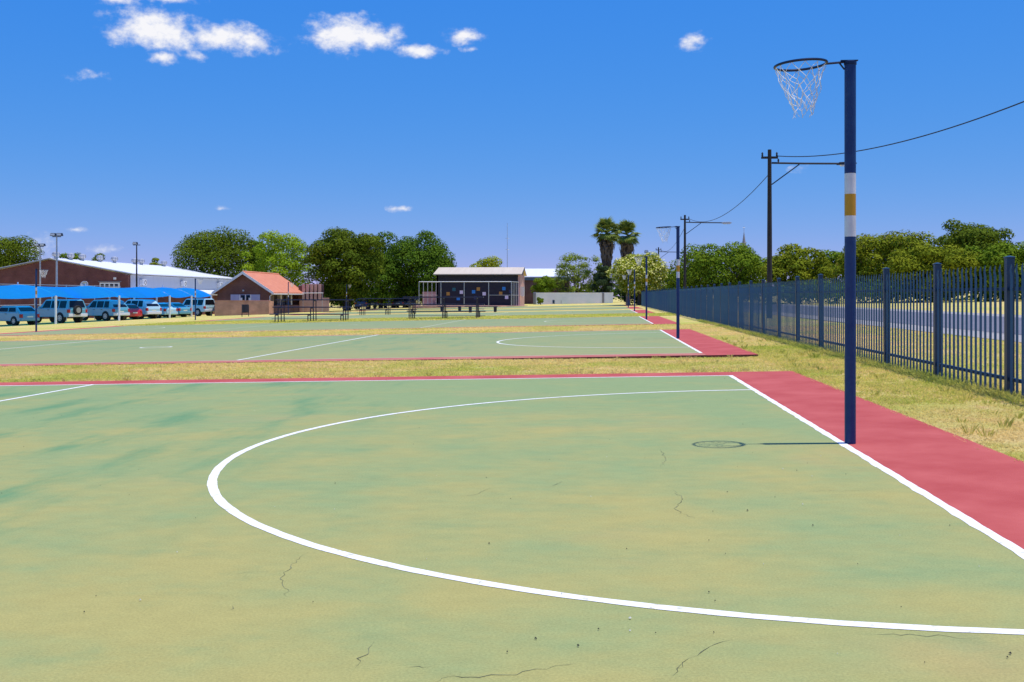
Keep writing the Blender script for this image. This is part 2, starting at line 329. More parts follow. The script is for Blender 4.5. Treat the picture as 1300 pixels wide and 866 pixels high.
# ------------------------------------------------------------------ ground, road
COURTS = [(0.0, 0.0, -7.45, 7.3, 1.0), (.15, 20.8, 13.4, 28.1, 1.0), (.30, 43.6, 36.0, 51.2, 1.05), (.60, 70.0, 62.0, 77.2, 1.1), (.75, 92.0, 84.6, 99.4, 1.1), (.9, 116.0, 108.6, 123.4, 1.1)]
CL = 29.2
def dip(s, t):
    d = -.012
    for (s0, tp, t0, t1, ap) in COURTS[1:4]:
        e = t0-.75
        a = (.05 if t0 < 20 else .02)*(.04+.96/(1+math.exp(-(s+3)/1.5)))
        if t < e+1: d -= a*math.exp(-((t-e+.3)/1.3)**2)*(1 if s < 1.6 else math.exp(-((s-1.6)/.6)**2))
    return d
def build_ground():
    xs = sorted(set([-420,-300,-220,-160,-120,-95,-75] + list(np.arange(-70, -12, 4.)) + list(np.arange(-12, 9.1, .5)) + list(np.arange(10, 75, 5.)) + [75,100,140,200,300,450]))
    ys = sorted(set([-60,-40,-25] + list(np.arange(-16, 62, .4)) + list(np.arange(62, 140, 3.)) + [150,170,190,220,300,400,550,800,1200]))
    v = [(x,y,gz(x,y)+dip(x,y)) for y in ys for x in xs]; n = len(xs)
    f = [(j*n+i, j*n+i+1, (j+1)*n+i+1, (j+1)*n+i) for j in range(len(ys)-1) for i in range(n-1)]
    me = bpy.data.meshes.new('ground'); me.from_pydata(v, [], f); me.materials.append(MATS['lawn']); me.shade_smooth(); me.update()
    kind(link('ground', me), 'structure')
    def strip(name, s0, s1, lift, m, parent=None):
        b = MB(); ts = list(range(-40, 221, 10)) + [400]
        vs = [(s, t, gz(s,t)+lift) for t in ts for s in (s0, s1)]
        b.add(vs, [(2*i,2*i+1,2*i+3,2*i+2) for i in range(len(ts)-1)])
        return b.build(name, m, parent)
    kind(strip('road_shoulder', 7.2, 16.0, .008, 'shoulder'), 'structure')
    kind(strip('road', 8.6, 14.4, .016, 'asphalt'), 'structure')
build_ground()

# ------------------------------------------------------------------ courts
def tilt(o, s0, t0, lift=0):
    """put an object whose mesh is flat in its own xy plane onto the sloping ground"""
    o.location = (s0, t0, gz(s0,t0)+lift)
    nx, ny = -.02014, -.00162; nrm = Vector((nx,ny,1)).normalized()
    o.rotation_euler = Vector((0,0,1)).rotation_difference(nrm).to_euler()
def arc(r0, r1, a0, a1, n=220, wob=.45):
    b = MB()
    vs = []
    for i in range(n+1):
        a = a0+(a1-a0)*i/n; j = .003*(math.sin(a*37)+math.sin(a*91+1)+.7*math.sin(a*171)); k = .003*(math.sin(a*43+2)+math.sin(a*83)+.7*math.sin(a*149)); ra, rb = r0, r1
        r0, r1 = ra+j*wob, rb+k*wob
        vs += [(r0*math.cos(a), r0*math.sin(a), 0), (r1*math.cos(a), r1*math.sin(a), 0)]; r0, r1 = ra, rb
    return b.add(vs, [(2*i,2*i+1,2*i+3,2*i+2) for i in range(n)])
def painted(x0, x1, y0, y1, n=160):
    vs = []
    for i in range(n+1):
        y = y0+(y1-y0)*i/n; vs += [(x0+.0035*(math.sin(y*7)+math.sin(y*19+1)+.6*math.sin(y*43)), y, 0), (x1+.0022*(math.sin(y*9+2)+math.sin(y*23)), y, 0)]
    return MB().add(vs, [(2*i,2*i+1,2*i+3,2*i+2) for i in range(n)])
def sheet(x0, x1, y0, y1): return MB().add([(x0,y0,0),(x1,y0,0),(x1,y1,0),(x0,y1,0)], [(0,1,2,3)])
LW = .064
def build_court(i, s0, tp, t0, t1, ap):
    a, b = t0-tp, t1-tp; far = i >= 2
    nap, fap = (.75, .75 if i == 0 else .42) if i < 3 else (.3, .3)
    red = 'court_red'
    slab = MB().box(-CL-1.0, ap, a-nap, b+fap, -.35, -.012).build('netball_court', red); kind(slab, 'structure'); tilt(slab, s0, tp, .008)
    slab.data.materials.append(MATS['red_edge'])
    for p in slab.data.polygons:
        if abs(p.normal.z) < .5: p.material_index = 1
    def flat(nm, mb, m, lift): o = mb.build(nm, m, slab); o.location = (0,0,lift-.012); return o
    flat('playing_surface', sheet(-CL, -.006, a, b), ('court_green', 'court_second')[i] if i < 2 else 'court_faded', .003)
    if i: flat('worn_side_strip', sheet(-CL-1, .0, a-nap+.02, a), 'red_faded', .0025)
    lm = 'line_paint' if i < 2 else 'line_faded'
    if i >= 4: return slab
    flat('goal_line', painted(-LW, 0, a+LW, b-LW), 'line_paint', .0046); flat('goal_line', sheet(-CL, -CL+LW, a+LW, b-LW), lm, .0046)
    flat('side_line', sheet(-CL, 0, b-LW, b), lm, .0048); flat('side_line', sheet(-CL, 0, a, a+LW), lm if i == 0 else 'line_faded', .0048)
    for k in (1, 2): flat('third_line', sheet(-CL*k/3-LW/2, -CL*k/3+LW/2, a+LW, b-LW), lm, .0046)
    flat('goal_circle', arc(4.905-LW, 4.905, math.pi/2+.009, 3*math.pi/2-.009), lm, .0050)
    o = flat('goal_circle', arc(4.905-LW, 4.905, -math.pi/2, math.pi/2), lm, .0050); o.location.x = -CL
    o = flat('centre_circle', arc(.45-.06, .45, 0, 2*math.pi, 40), lm, .0046); o.location.x = -CL/2
    return slab
courts = [build_court(i, *c) for i, c in enumerate(COURTS)]
rng = np.random.default_rng(11); rnd = random.Random(7)
def crack(pts, w, seed):
    r = random.Random(seed); P = []
    for (x0,y0), (x1,y1) in zip(pts[:-1], pts[1:]):
        n = max(3, int(math.hypot(x1-x0, y1-y0)/.035))
        for k in range(n): P.append((x0+(x1-x0)*k/n + r.uniform(-.014,.014), y0+(y1-y0)*k/n + r.uniform(-.014,.014)))
    P.append(pts[-1]); vs = []; n = len(P)
    for k, (x, y) in enumerate(P):
        q = P[min(k+1,n-1)]; p = P[max(k-1,0)]; dx, dy = q[0]-p[0], q[1]-p[1]; l = math.hypot(dx,dy) or 1
        ww = w*r.uniform(.15,1.2)*(0.12+min(1,3*min(k,n-1-k)/n)); vs += [(x-dy/l*ww, y+dx/l*ww, 0), (x+dy/l*ww, y-dx/l*ww, 0)]
    return MB().add(vs, [(2*k,2*k+1,2*k+3,2*k+2) for k in range(n-1)])
CR = [[(388,702),(378,709),(358,730),(355,738),(364,748),(364,757)], [(297,770),(290,776)], [(836,569),(846,582),(838,592)], [(856,622),(866,634),(856,646),(872,655),(904,661)],
      [(556,864),(570,859),(640,858),(690,848),(746,838)], [(447,850),(475,814)], [(964,624),(1080,623),(1160,625)], [(1040,628),(1100,628)], [(580,631),(606,627),(626,619)], [(300,729),(345,724)], [(700,617),(714,611)],
      [(1082,805),(1160,806),(1246,810)], [(858,850),(890,828),(930,812)], [(855,860),(866,842)], [(520,848),(548,846)]]
for k, c in enumerate(CR):
    o = crack([gp(*p) for p in c], .0021 if k not in (6,7,9) else .0013, k).build('crack', 'crack', courts[0]); o.location = (0,0,-.012+.0042)
def pebbles(name, label, m, n, rmin, rmax, spots=()):
    v, f = [], []
    pts = [(-rnd.uniform(.3, 9)**1.0, rnd.uniform(-6.2, 5)) for _ in range(n)] + [gp(*p) for p in spots]
    for k, (s, t) in enumerate(pts):
        r = rnd.uniform(rmin, rmax)*(1 if k < n else 1.5); o = len(v); a0 = rnd.uniform(0, 6)
        for q in range(5): v.append((s+r*math.cos(a0+q*1.257)*rnd.uniform(.5,1.4), t+r*math.sin(a0+q*1.257)*rnd.uniform(.5,1.2), gz(s,t)+.004))
        v.append((s, t, gz(s,t)+.006+r*.8)); f += [(o+q, o+(q+1)%5, o+5) for q in range(5)]
    b = MB(); b.add(v, f); o = b.build(name, m); kind(o, 'stuff'); o['label'] = label; o['category'] = 'debris'
pebbles('grit', 'scattered dark specks of grit on the green court', 'speck_dark', 70, .002, .0045, [(621,691),(680,812),(734,821),(1032,668),(905,650),(949,649),(900,753),(908,764),(1144,772),(1279,836),(1283,831),(984,632),(122,758),(107,778),(1206,668),(920,481),(644,829),(760,800)])
pebbles('leaf_litter', 'scattered pale specks of leaf litter on the green court', 'speck_light', 30, .0018, .004, [(178,763),(349,644),(994,596),(1019,641),(750,631),(800,786),(800,802),(225,702)])

# ------------------------------------------------------------------ netball posts
def make_post(label, s, t, face, detail=True):
    r = thing('netball_post', label, 'netball post', (s,t,gz(s,t)-.004), 0 if face < 0 else math.pi, 'netball posts at the ends of the courts')
    sg = 28 if detail else 12; rr = .0435
    MB().lathe([(rr,-.05),(rr,1.65)], seg=sg).build('lower_pole', 'post_blue', r, True)
    for z0, z1, m in ((1.65,1.817,'band_white'),(1.817,1.99,'band_gold'),(1.99,2.155,'band_white')):
        o = MB().lathe([(rr+.0006,z0),(rr+.0006,z1)], seg=sg).build('painted_band', m, r, True)
    o = MB().lathe([(rr+.001,2.155),(rr+.001,3.035)], seg=sg).build('upper_pole', 'post_blue', r, True)
    cap = MB().lathe([(rr+.006,3.022),(rr+.006,3.045),(rr-.01,3.052)], seg=sg).build('cap', 'ring_blue', r)
    MB().box(-.075,.06,-.012,.012,3.052,3.060).tube([(.0,.03,3.056),(-.06,.02,3.06)], .006).tube([(.03,0,3.05),(.06,.01,3.058)], .005).build('cap_bracket', 'ring_blue', r)
    cx, rad, rz = -.389, .202, 3.028
    MB().tube([(-.04,0,3.045),(cx+rad,0,rz+.006)], .009, 8).tube([(-.045,0,2.985),(-.085,0,3.038)], .007, 6).build('arm', 'ring_blue', r)
    n = 44 if detail else 20
    o = MB().tube([(cx+rad*math.cos(2*math.pi*k/n), rad*math.sin(2*math.pi*k/n), rz - .012*math.cos(2*math.pi*k/n)*-1) for k in range(n)], .0105, 8, closed=True).build('ring', 'ring_blue', r, True)
    # diamond net: strands spiral both ways down to a drawn-in frayed hem
    b = MB(); K = 12; rs = random.Random(int(s*100)+5)
    rows = [(0,1.0,.012),(.065,.90,.0),(.125,.79,.0),(.185,.68,.0),(.245,.57,.0),(.30,.46,.0),(.345,.38,.0)]
    jit = {}
    def kn(k, j):
        k %= K
        if (k, j) not in jit:
            a = 2*math.pi*(k+.5*(j%2))/K + rs.uniform(-.13,.13)*min(1,j); dz, fr, _ = rows[j]
            q = rad*fr*(1+rs.uniform(-.16,.12)*min(1,j))
            jit[k,j] = (cx + .025*dz/.35 + q*math.cos(a), q*math.sin(a), rz-.01-dz+rs.uniform(-.02,.02)*min(1,j))
        return jit[k,j]
    wdt = .0026
    if not detail: wdt = .005
    for j in range(len(rows)-1):
        for k in range(K):
            if j > 3 and rs.random() < .18: continue
            a = kn(k,j)
            for e in ((kn(k,j+1), kn(k-1,j+1)) if j%2 == 0 else (kn(k+1,j+1), kn(k,j+1))):
                m = tuple((a[i]+e[i])/2 + (rs.uniform(-.008,.008) if i < 2 else -.004) for i in range(3)); b.tube([a,m,e], wdt, 4, caps=False)
    for k in range(K):
        a = kn(k,len(rows)-1); p = [a]
        for q in range(3): p.append((p[-1][0]+rs.uniform(-.018,.018), p[-1][1]+rs.uniform(-.015,.015), p[-1][2]-rs.uniform(.006,.028)))
        if rs.random() < .7: b.tube(p, wdt, 4, caps=False)
    b.build('net', 'net_white', r)
    return r
PL = ['tall blue netball post with white and gold bands nearest the camera', 'blue netball post on the second court, beside the blue fence', 'third blue netball post from the camera along the fence', 'fourth blue netball post from the camera, before the flowering bush', 'faint fifth netball post in front of the flowering bush trunk']
for i, c in enumerate(COURTS[:5]): make_post(PL[i], c[0]+.035, c[1], -1, i < 2)
s_, t_ = gp(46,421); make_post('blue netball post in front of the parked hatchback at far left', s_, t_, 1, False)
s_, t_ = gp(248,406); make_post('blue netball post in front of the white estate car by the house', s_, t_, 1, False)
s_, t_ = at(366,103); make_post('dark netball post with white band before the orange roofed house', s_, t_, 1, False)
s_, t_ = at(440,124); make_post('small distant netball post against the dark tree', s_, t_, 1, False)

# ------------------------------------------------------------------ palisade fence
def build_fence():
    PSP = 2.6; S0 = 2.66; tstart = 9.0-PSP*5; npan = 43
    r = thing('palisade_fence', 'long blue steel palisade fence running beside the courts', 'fence', (S0, tstart, 0))
    def g(t): return gz(S0, tstart+t)-.02
    pm = MB().box(-.042,.042,-.042,.042,-.3,1.565).mesh('post', 'fence_blue'); cm = MB().box(-.05,.05,-.05,.05,0,.012).add([(-.05,-.05,.012),(.05,-.05,.012),(.05,.05,.012),(-.05,.05,.012),(0,0,.03)], [(0,1,4),(1,2,4),(2,3,4),(3,0,4)]).mesh('cap', 'fence_blue')
    rm = MB().box(-.02,.02,.043,PSP-.043,-.02,.02).mesh('rail', 'fence_blue')
    # a pale: W section, 46 mm wide and 17 mm deep, with three splayed points
    prof = [(0,-.023),(.013,-.012),(.004,0),(.013,.012),(0,.023),(-.004,.022),(.008,.011),(-.001,0),(.008,-.011),(-.004,-.022)]
    def pale_mesh(bm, y=0, z=0, x=-.035):
        n = len(prof); tops = [1.42,1.46,1.50,1.46,1.42,1.42,1.46,1.50,1.46,1.42]; out = [-.03,-.004,0,-.004,-.03,-.03,-.004,0,-.004,-.03]
        vs = [(-u+x, w+y, z+.03) for u,w in prof] + [(-u+x, w+y, z+1.36) for u,w in prof] + [(-u+x-(.012 if abs(w) > .015 else 0), w*1.15+y, z+tp) for (u,w),tp in zip(prof,tops)]
        fs = []
        for L in (0, n): fs += [(L+i, L+(i+1)%n, L+n+(i+1)%n, L+n+i) for i in range(n)]
        bm.add(vs, fs)
    b = MB(); pale_mesh(b); pme = b.mesh('pale', 'pale_blue')
    rest = MB(); rot = (0,0,0); cnt = 0
    cand = [(i,k) for i in range(npan) for k in range(1,16)]
    for i in range(npan+1):
        y = i*PSP; p = link('post', pm, r, (0,y,g(y))); link('post_cap', cm, p, (0,0,1.566))
        p.rotation_euler = (rnd.uniform(-.006,.006), rnd.uniform(-.006,.006), 0)
    for i in range(npan):
        y = i*PSP; sl = math.atan2(g(y+PSP)-g(y), PSP)
        for z in (.2, 1.215):
            o = link('rail', rm, r, (0,y,g(y)+z)); o.rotation_euler = (sl,0,0)
    for i, k in cand:
        y = i*PSP + k*PSP/16
        if i < 3: continue_ok = False
        if 3 <= i < 23:
            o = link('pale', pme, r, (0,y,g(y)+rnd.uniform(-.008,.008))); o.rotation_euler = (rnd.uniform(-.006,.006), 0, rnd.uniform(-.05,.05))
        else: pale_mesh(rest, y, g(y))
    kind(rest.build('far_pale_run', 'pale_blue', r), 'stuff')
build_fence()

# ------------------------------------------------------------------ power poles and wires
POLES = [(977, 50, 190, 'tall dark timber street light pole behind the blue fence'), (869.5, 92, 273, 'middle timber street light pole with white lamp on its arm'), (836, 150, 314, 'farthest and shortest looking timber street light pole')]
tops = []
for px, Y, ty, lab in POLES:
    s, t = at(px, Y); z0 = gz(s,t); h = zof(ty, Y)-z0
    r = thing('street_light_pole', lab, 'street light', (s,t,z0), 0, 'street lights along the road')
    MB().lathe([(.125,-.3),(.11,h*.5),(.085,h)], seg=14).build('pole', 'wood_pole', r, True)
    MB().box(-.38,.38,-.05,.05,h-.42,h-.32).build('crossarm', 'wood_pole', r)
    for x in (-.33,.33): MB().lathe([(.02,0),(.05,.04),(.035,.10),(.05,.14),(.02,.2)], seg=8).build('insulator', 'dark_metal', r, True, (x,0,h-.32))
    MB().lathe([(.03,-.2),(.045,-.14),(.03,-.05)], seg=8).build('insulator', 'dark_metal', r, True, (.4,0,h-.38))
    MB().tube([(.1,0,h-.62),(1.6,0,h-.66),(3.15,0,h-.68)], .045, 8).build('arm', 'dark_metal', r)
    MB().tube([(.1,0,h-1.62),(1.35,0,h-.7)], .03, 6).build('arm_brace', 'dark_metal', r)
    hd = MB().prism([(3.05,h-.74),(3.15,h-.62),(3.75,h-.60),(3.95,h-.66),(3.9,h-.74)], 'y', -.12, .12).build('lamp_head', 'galv' if px < 900 else 'dark_metal', r, bevel=.02)
    MB().prism([(3.25,h-.80),(3.2,h-.742),(3.85,h-.742),(3.8,h-.80)], 'y', -.09, .09).build('lamp_glass', 'lamp_clear', hd)
    tops.append(Vector((s,t,z0+h-.3)))
def wire(label, a, b, sag, r=.016):
    o = MB().tube([a.lerp(b,k/40) - Vector((0,0,sag*4*(k/40)*(1-k/40))) for k in range(41)], r, 5).build('overhead_wire', 'wire'); tag(o, label, 'wire', 'overhead wires')
s_, t_ = at(2000, 14); near_end = Vector((9.4, 1.0, 8.0))
sN, tN = at(1300, 29.5); zN = zof(129, 29.5)
d = (Vector((sN,tN,zN+1.17)) - (tops[0]+Vector((.36,0,0))))
wire('overhead wire sweeping from the tall pole to the right edge', tops[0]+Vector((.36,0,0)), tops[0]+Vector((.36,0,0))+d*1.6, 1.25, .02)
wire('sagging overhead wire between the tall pole and the middle pole', tops[0]+Vector((-.08,0,-.9)), tops[1]+Vector((.33,0,0)), 1.0, .017)
wire('sagging overhead wire between the middle pole and the farthest pole', tops[1]+Vector((-.08,0,-.9)), tops[2]+Vector((.33,0,0)), .9, .017)

# ------------------------------------------------------------------ vegetation
def leaves(clumps, n, size, bias=1.0, up=.12, fill=.2):
    cl = np.array(clumps); area = (cl[:,3]*cl[:,4]+cl[:,3]*cl[:,5]+cl[:,4]*cl[:,5]); pr = area/area.sum()
    idx = rng.choice(len(cl), n, p=pr); d = rng.normal(size=(n,3)); d /= np.linalg.norm(d, axis=1)[:,None]; d[:,2] = np.where((d[:,2] < -.1) & (rng.random(n) < .6), -d[:,2], d[:,2])
    q = 1-np.abs(rng.normal(size=n))*fill; q = np.clip(q, .15, 1.12) + rng.uniform(-.06,.10,n)
    P = cl[idx,:3] + d*cl[idx,3:6]*q[:,None]
    nr = d*bias + rng.normal(size=(n,3))*.34 + np.array([0,0,up]); nr /= np.linalg.norm(nr, axis=1)[:,None]
    h = rng.normal(size=(n,3)); a = np.cross(nr, h); a /= np.linalg.norm(a, axis=1)[:,None]; b = np.cross(nr, a)
    sz = size*rng.uniform(.55,1.35,n)[:,None]
    V = np.stack([P-a*sz*.5, P+b*sz*.32+nr*sz*.06, P+a*sz*.5, P-b*sz*.32+nr*sz*.06], 1).reshape(-1,3)
    F = np.arange(4*n).reshape(n,4); return V, F
def crown_clumps(w, h, z0, n, rmin=.25, rmax=.42, seed=0, mid=.50):
    """clumps spread over a dome with a low, nearly flat underside, and one big inner mass"""
    r = random.Random(seed); W2 = w*.5; zc = z0+mid*h; cl = []; off = r.uniform(0, 6)
    for k in range(n):
        u = 1-2*(k+.5)/n; u = max(-.85, u); q = math.sqrt(1-u*u); a = off+k*2.39996+r.uniform(-.3,.3)
        cr = W2*r.uniform(rmin,rmax)*1.15; zr = min(cr*r.uniform(.62,.9), h*.3); m = r.uniform(.72,1.13)
        vz = ((1-mid)*h-zr*.9) if u > 0 else (mid*h-zr*.5); q *= 1-.30*max(0,-u)
        cr *= r.uniform(.8,1.25); cl.append((math.cos(a)*q**.8*(W2-cr*.85)*m, math.sin(a)*q**.8*(W2-cr*.85)*m, zc+u*vz*(m if u > 0 else 1), cr, cr, zr))
    cl.append((0, 0, zc-.04*h, W2*.60, W2*.60, h*.36))
    return cl
def tree(name, label, px, Y, wpx, top, bot, m, n=6500, size=.42, nc=26, seed=1, group=None, base=None, trunk_r=None, extra=None, rmin=.25, rmax=.42, bare=False, cat='tree', fill=.22, up=.25):
    n = int(n*2.0); size *= .72
    s, t = at(px, Y); z0 = gz(s,t); k = Y/FPX; w = wpx*k; ztop = zof(top,Y)-z0; zb = max(.1, zof(bot,Y)-z0); h = ztop-zb
    r = thing(name, label, cat, (s,t,z0), 0, group)
    cl = crown_clumps(w, h, zb, nc, rmin, rmax, seed)
    V, F = leaves(cl, n, size, fill=fill, up=up); link('crown', npmesh('crown', V, F, m), r)
    if extra:
        em, en, es = extra; V, F = leaves([(a,b,c,d*1.04,e*1.04,f*1.04) for a,b,c,d,e,f in cl], en, es, fill=.08, up=.6); link('blossom', npmesh('blossom', V, F, em), r)
    tr = trunk_r or max(.08, w*.028); rs = random.Random(seed)
    MB().tube([(0,0,-.2),(tr*.3,0,zb*.5),(0,tr*.3,zb+h*.2),(tr*.5,0,zb+h*.55)], [tr*1.25,tr,tr*.75,tr*.35], 9).build('trunk', 'bark', r, True)
    for c in rs.sample(cl, min(6,len(cl))):
        MB().tube([(0,0,max(.2,zb*.75)+rs.uniform(0,h*.15)),(c[0]*.45,c[1]*.45,zb+(c[2]-zb)*.55),(c[0],c[1],c[2])], [tr*.5,tr*.32,tr*.1], 6).build('limb', 'bark', r, True)
    return r
G1 = 'trees beyond the left of the courts'
tree('tree', 'dark rounded evergreen tree rising behind the white hall roof', 277, 158, 114, 285, 385, 'leaf_dark', 13000, .42, 24, 3, G1, rmin=.26, rmax=.42)
tree('tree', 'small dark tree top showing between the evergreen and the bright green tree', 326, 160, 36, 297, 380, 'leaf_deep', 3500, .42, 12, 31, G1)
tree('tree', 'bright lime green tree behind the orange roofed house', 354, 142, 92, 294, 384, 'leaf_bright', 9000, .36, 40, 5, G1, rmin=.16, rmax=.30)
tree('tree', 'largest dark domed tree left of the mural shed', 440, 128, 110, 283, 387, 'leaf_dark', 16000, .38, 30, 8, G1, rmin=.22, rmax=.38, trunk_r=.42)
tree('tree', 'dark spreading tree right of the big domed tree', 527, 154, 122, 289, 384, 'leaf_deep', 15000, .42, 30, 9, G1, rmin=.18, rmax=.36, trunk_r=.4)
tree('tree', 'low dark shrubby tree between the domed tree and the shed', 482, 150, 70, 318, 388, 'leaf_deep', 6000, .4, 20, 19, G1)
tree('tree', 'small tree at the right foot of the spreading tree', 572, 165, 30, 328, 386, 'leaf_mid', 2200, .4, 10, 41, G1)
tree('tree', 'small yellow green treetop peeking over the shed roof', 622, 175, 56, 320, 384, 'leaf_yellow', 3000, .4, 12, 12, G1)
tree('tree', 'dark green tree behind the hall at the left edge', 8, 165, 92, 295, 380, 'leaf_dark', 8500, .42, 24, 13, G1)
tree('tree', 'small treetop behind the first roof vents', 93, 175, 40, 315, 380, 'leaf_mid', 2500, .42, 12, 14, G1)
tree('tree', 'low treetop behind the hall ridge near the middle vents', 124, 180, 40, 323, 380, 'leaf_dark', 2200, .42, 12, 15, G1)
tree('tree', 'dim treetop behind the far end of the hall ridge', 198, 185, 24, 322, 380, 'leaf_olive', 1400, .42, 9, 16, G1)
tree('shrub', 'added dark shrub standing in for tree shade left of the mural shed', 528, 172, 64, 352, 392, 'leaf_pine', 3600, .5, 14, 51, cat='shrub')  # added dark leaf mass, stands in for the shade below the trees
tree('shrub', 'added dark shrub standing in for shade under the big domed tree', 436, 170, 70, 348, 392, 'leaf_pine', 3600, .5, 14, 52, cat='shrub')  # likewise added to darken the gap beneath the domed crown
G2 = 'trees behind the white wall'
tree('tree', 'feathery pale green tree behind the white boundary wall', 733, 176, 74, 321, 384, 'leaf_pale', 5200, .36, 40, 17, G2, rmin=.12, rmax=.26, fill=.5)
tree('shrub', 'dark leafy shrub behind the left half of the white wall', 690, 172, 34, 348, 384, 'leaf_mid', 2600, .36, 12, 18, G2, cat='shrub')
tree('tree', 'dark conifer-like tree beside the palm trunks', 766, 168, 34, 334, 386, 'leaf_pine', 4200, .36, 20, 20, G2, rmin=.2, rmax=.36)
tree('flowering_bush', 'big rounded bush covered in pale yellow blossom by the fence end', 811, 122, 82, 319, 376, 'leaf_yellow', 9000, .28, 40, 21, extra=('flower', 5200, .22), rmin=.18, rmax=.30, cat='bush', trunk_r=.2)
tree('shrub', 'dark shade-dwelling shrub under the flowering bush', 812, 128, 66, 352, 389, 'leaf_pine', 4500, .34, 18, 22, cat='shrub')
tree('shrub', 'small green shrub at the left end of the white wall', 686, 160, 12, 377, 387, 'leaf_mid', 700, .2, 6, 42, cat='shrub')
G3 = 'trees across the road'
tree('tree', 'broad olive green tree behind the middle street light pole', 920, 122, 142, 307, 384, 'leaf_mid', 12000, .38, 44, 23, G3, rmin=.14, rmax=.30)
tree('tree', 'olive tree between the two timber poles, lower and farther', 865, 165, 58, 338, 384, 'leaf_mid', 4200, .4, 18, 24, G3)
tree('tree', 'yellowish flat-topped tree just right of the tall timber pole', 1014, 112, 96, 311, 384, 'leaf_olive', 8500, .36, 36, 25, G3, rmin=.16, rmax=.30)
tree('tree', 'small light green tree left of the nearest netball post', 1062, 118, 70, 312, 384, 'leaf_mid', 3600, .36, 16, 26, G3)
tree('tree', 'wide green tree behind the nearest netball post, with rusty top', 1126, 104, 142, 291, 384, 'leaf_olive', 13000, .36, 46, 27, G3, rmin=.16, rmax=.30, extra=('leaf_rust', 900, .3))
tree('tree', 'dark umbrella-shaped tree highest above the fence', 1236, 112, 112, 277, 372, 'leaf_dark', 10000, .38, 30, 28, G3, rmin=.22, rmax=.36)
tree('tree', 'lower mid green tree in front of the umbrella-shaped tree', 1186, 96, 120, 308, 386, 'leaf_olive', 9500, .36, 34, 29, G3, rmin=.18, rmax=.32)
tree('tree', 'yellow green bushy tree at the right edge behind the fence', 1276, 94, 122, 306, 386, 'leaf_mid', 9500, .36, 34, 30, G3, rmin=.18, rmax=.32)
tree('tree', 'green tree beyond the right edge of the view', 1375, 92, 120, 300, 386, 'leaf_mid', 8000, .38, 30, 32, G3)
def woods():
    cl = []
    for px in np.arange(-700, 2300, 22.):
        Y = 330+rnd.uniform(-20,40); s, t = at(px, Y); z = gz(s,t); w = rnd.uniform(5,9); cl.append((s,t,z+1.6,w,w,rnd.uniform(2.2,4.4)))
    V, F = leaves(cl, 16000, 1.5); o = link('distant_woods', npmesh('distant_woods', V, F, 'leaf_deep')); kind(o, 'stuff'); o['label'] = 'low band of distant woods along the horizon'; o['category'] = 'woods'
    cl = []
    for px in np.arange(985, 1420, 14.):
        s, t = at(px, 100+rnd.uniform(-4,4)); w = rnd.uniform(1.5,2.5); cl.append((s,t,gz(s,t)+.7,w,w,rnd.uniform(.9,1.8)))
    V, F = leaves(cl, 6000, .36); o = link('undergrowth', npmesh('undergrowth', V, F, 'leaf_deep')); kind(o, 'stuff'); o['label'] = 'dark undergrowth below the trees across the road'; o['category'] = 'undergrowth'
woods()
def palm(label, px, Y, top, seed, k=1.16):
    s, t = at(px, Y); z0 = gz(s,t); h = (zof(top,Y)-z0)/k-1.9; rs = random.Random(seed)
    r = thing('palm_tree', label, 'palm tree', (s,t,z0), 0, 'pair of palm trees'); r.scale = (k,k,k)
    MB().tube([(0,0,-.2),(.1,0,h*.5),(0,0,h)], [.42,.3,.26], 10).build('trunk', 'bark', r, True)
    # skirt of dead fronds hanging round the upper trunk
    b = MB()
    for k in range(260):
        a = rs.uniform(0,6.283); zt = h-rs.uniform(.2,3.6); ln = rs.uniform(1.0,1.9); q = .34+ .85*max(0,1-(h-zt)/4.4)*rs.uniform(.55,1.1)
        w = rs.uniform(.12,.28); ca, sa = math.cos(a), math.sin(a)
        b.add([(ca*.25,sa*.25,zt),(ca*q-sa*w,sa*q+ca*w,zt-ln*.6),(ca*q*.92,sa*q*.92,zt-ln),(ca*q+sa*w,sa*q-ca*w,zt-ln*.6)], [(0,1,2,3)])
    b.build('dead_frond_skirt', 'skirt', r)
    # fan fronds: a stalk and a folded fan of pointed blades
    f = MB(); f.tube([(0,0,0),(.8,0,.03)], [.03,.02], 5)
    for k in range(13):
        a = (k-6)*.21; ln = 1.0-.035*abs(k-6); c, s2 = math.cos(a), math.sin(a); w = .085
        f.add([(.78,0,.02),(.78+c*ln*.5+s2*w,s2*ln*.5-c*w,.04+.03*(k%2)),(.78+c*ln,s2*ln,-.16-.10*abs(s2)),(.78+c*ln*.5-s2*w,s2*ln*.5+c*w,.04+.03*((k+1)%2))], [(0,1,2,3)])
    fm = f.mesh('frond', 'leaf_palm')
    for k in range(62):
        el = R(rs.uniform(-42,80)) if k else R(88); o = link('frond', fm, r, (0,0,h+.15+max(0,math.sin(el))*.35)); o.rotation_euler = (rs.uniform(-.4,.4), -el, k*2.399); q = rs.uniform(1.05,1.4); o.scale = (q,q,q)
palm('taller left-hand fan palm with shaggy brown skirt', 770.5, 172, 281, 1); palm('slimmer right-hand fan palm with shaggy brown skirt', 796, 178, 284, 2)

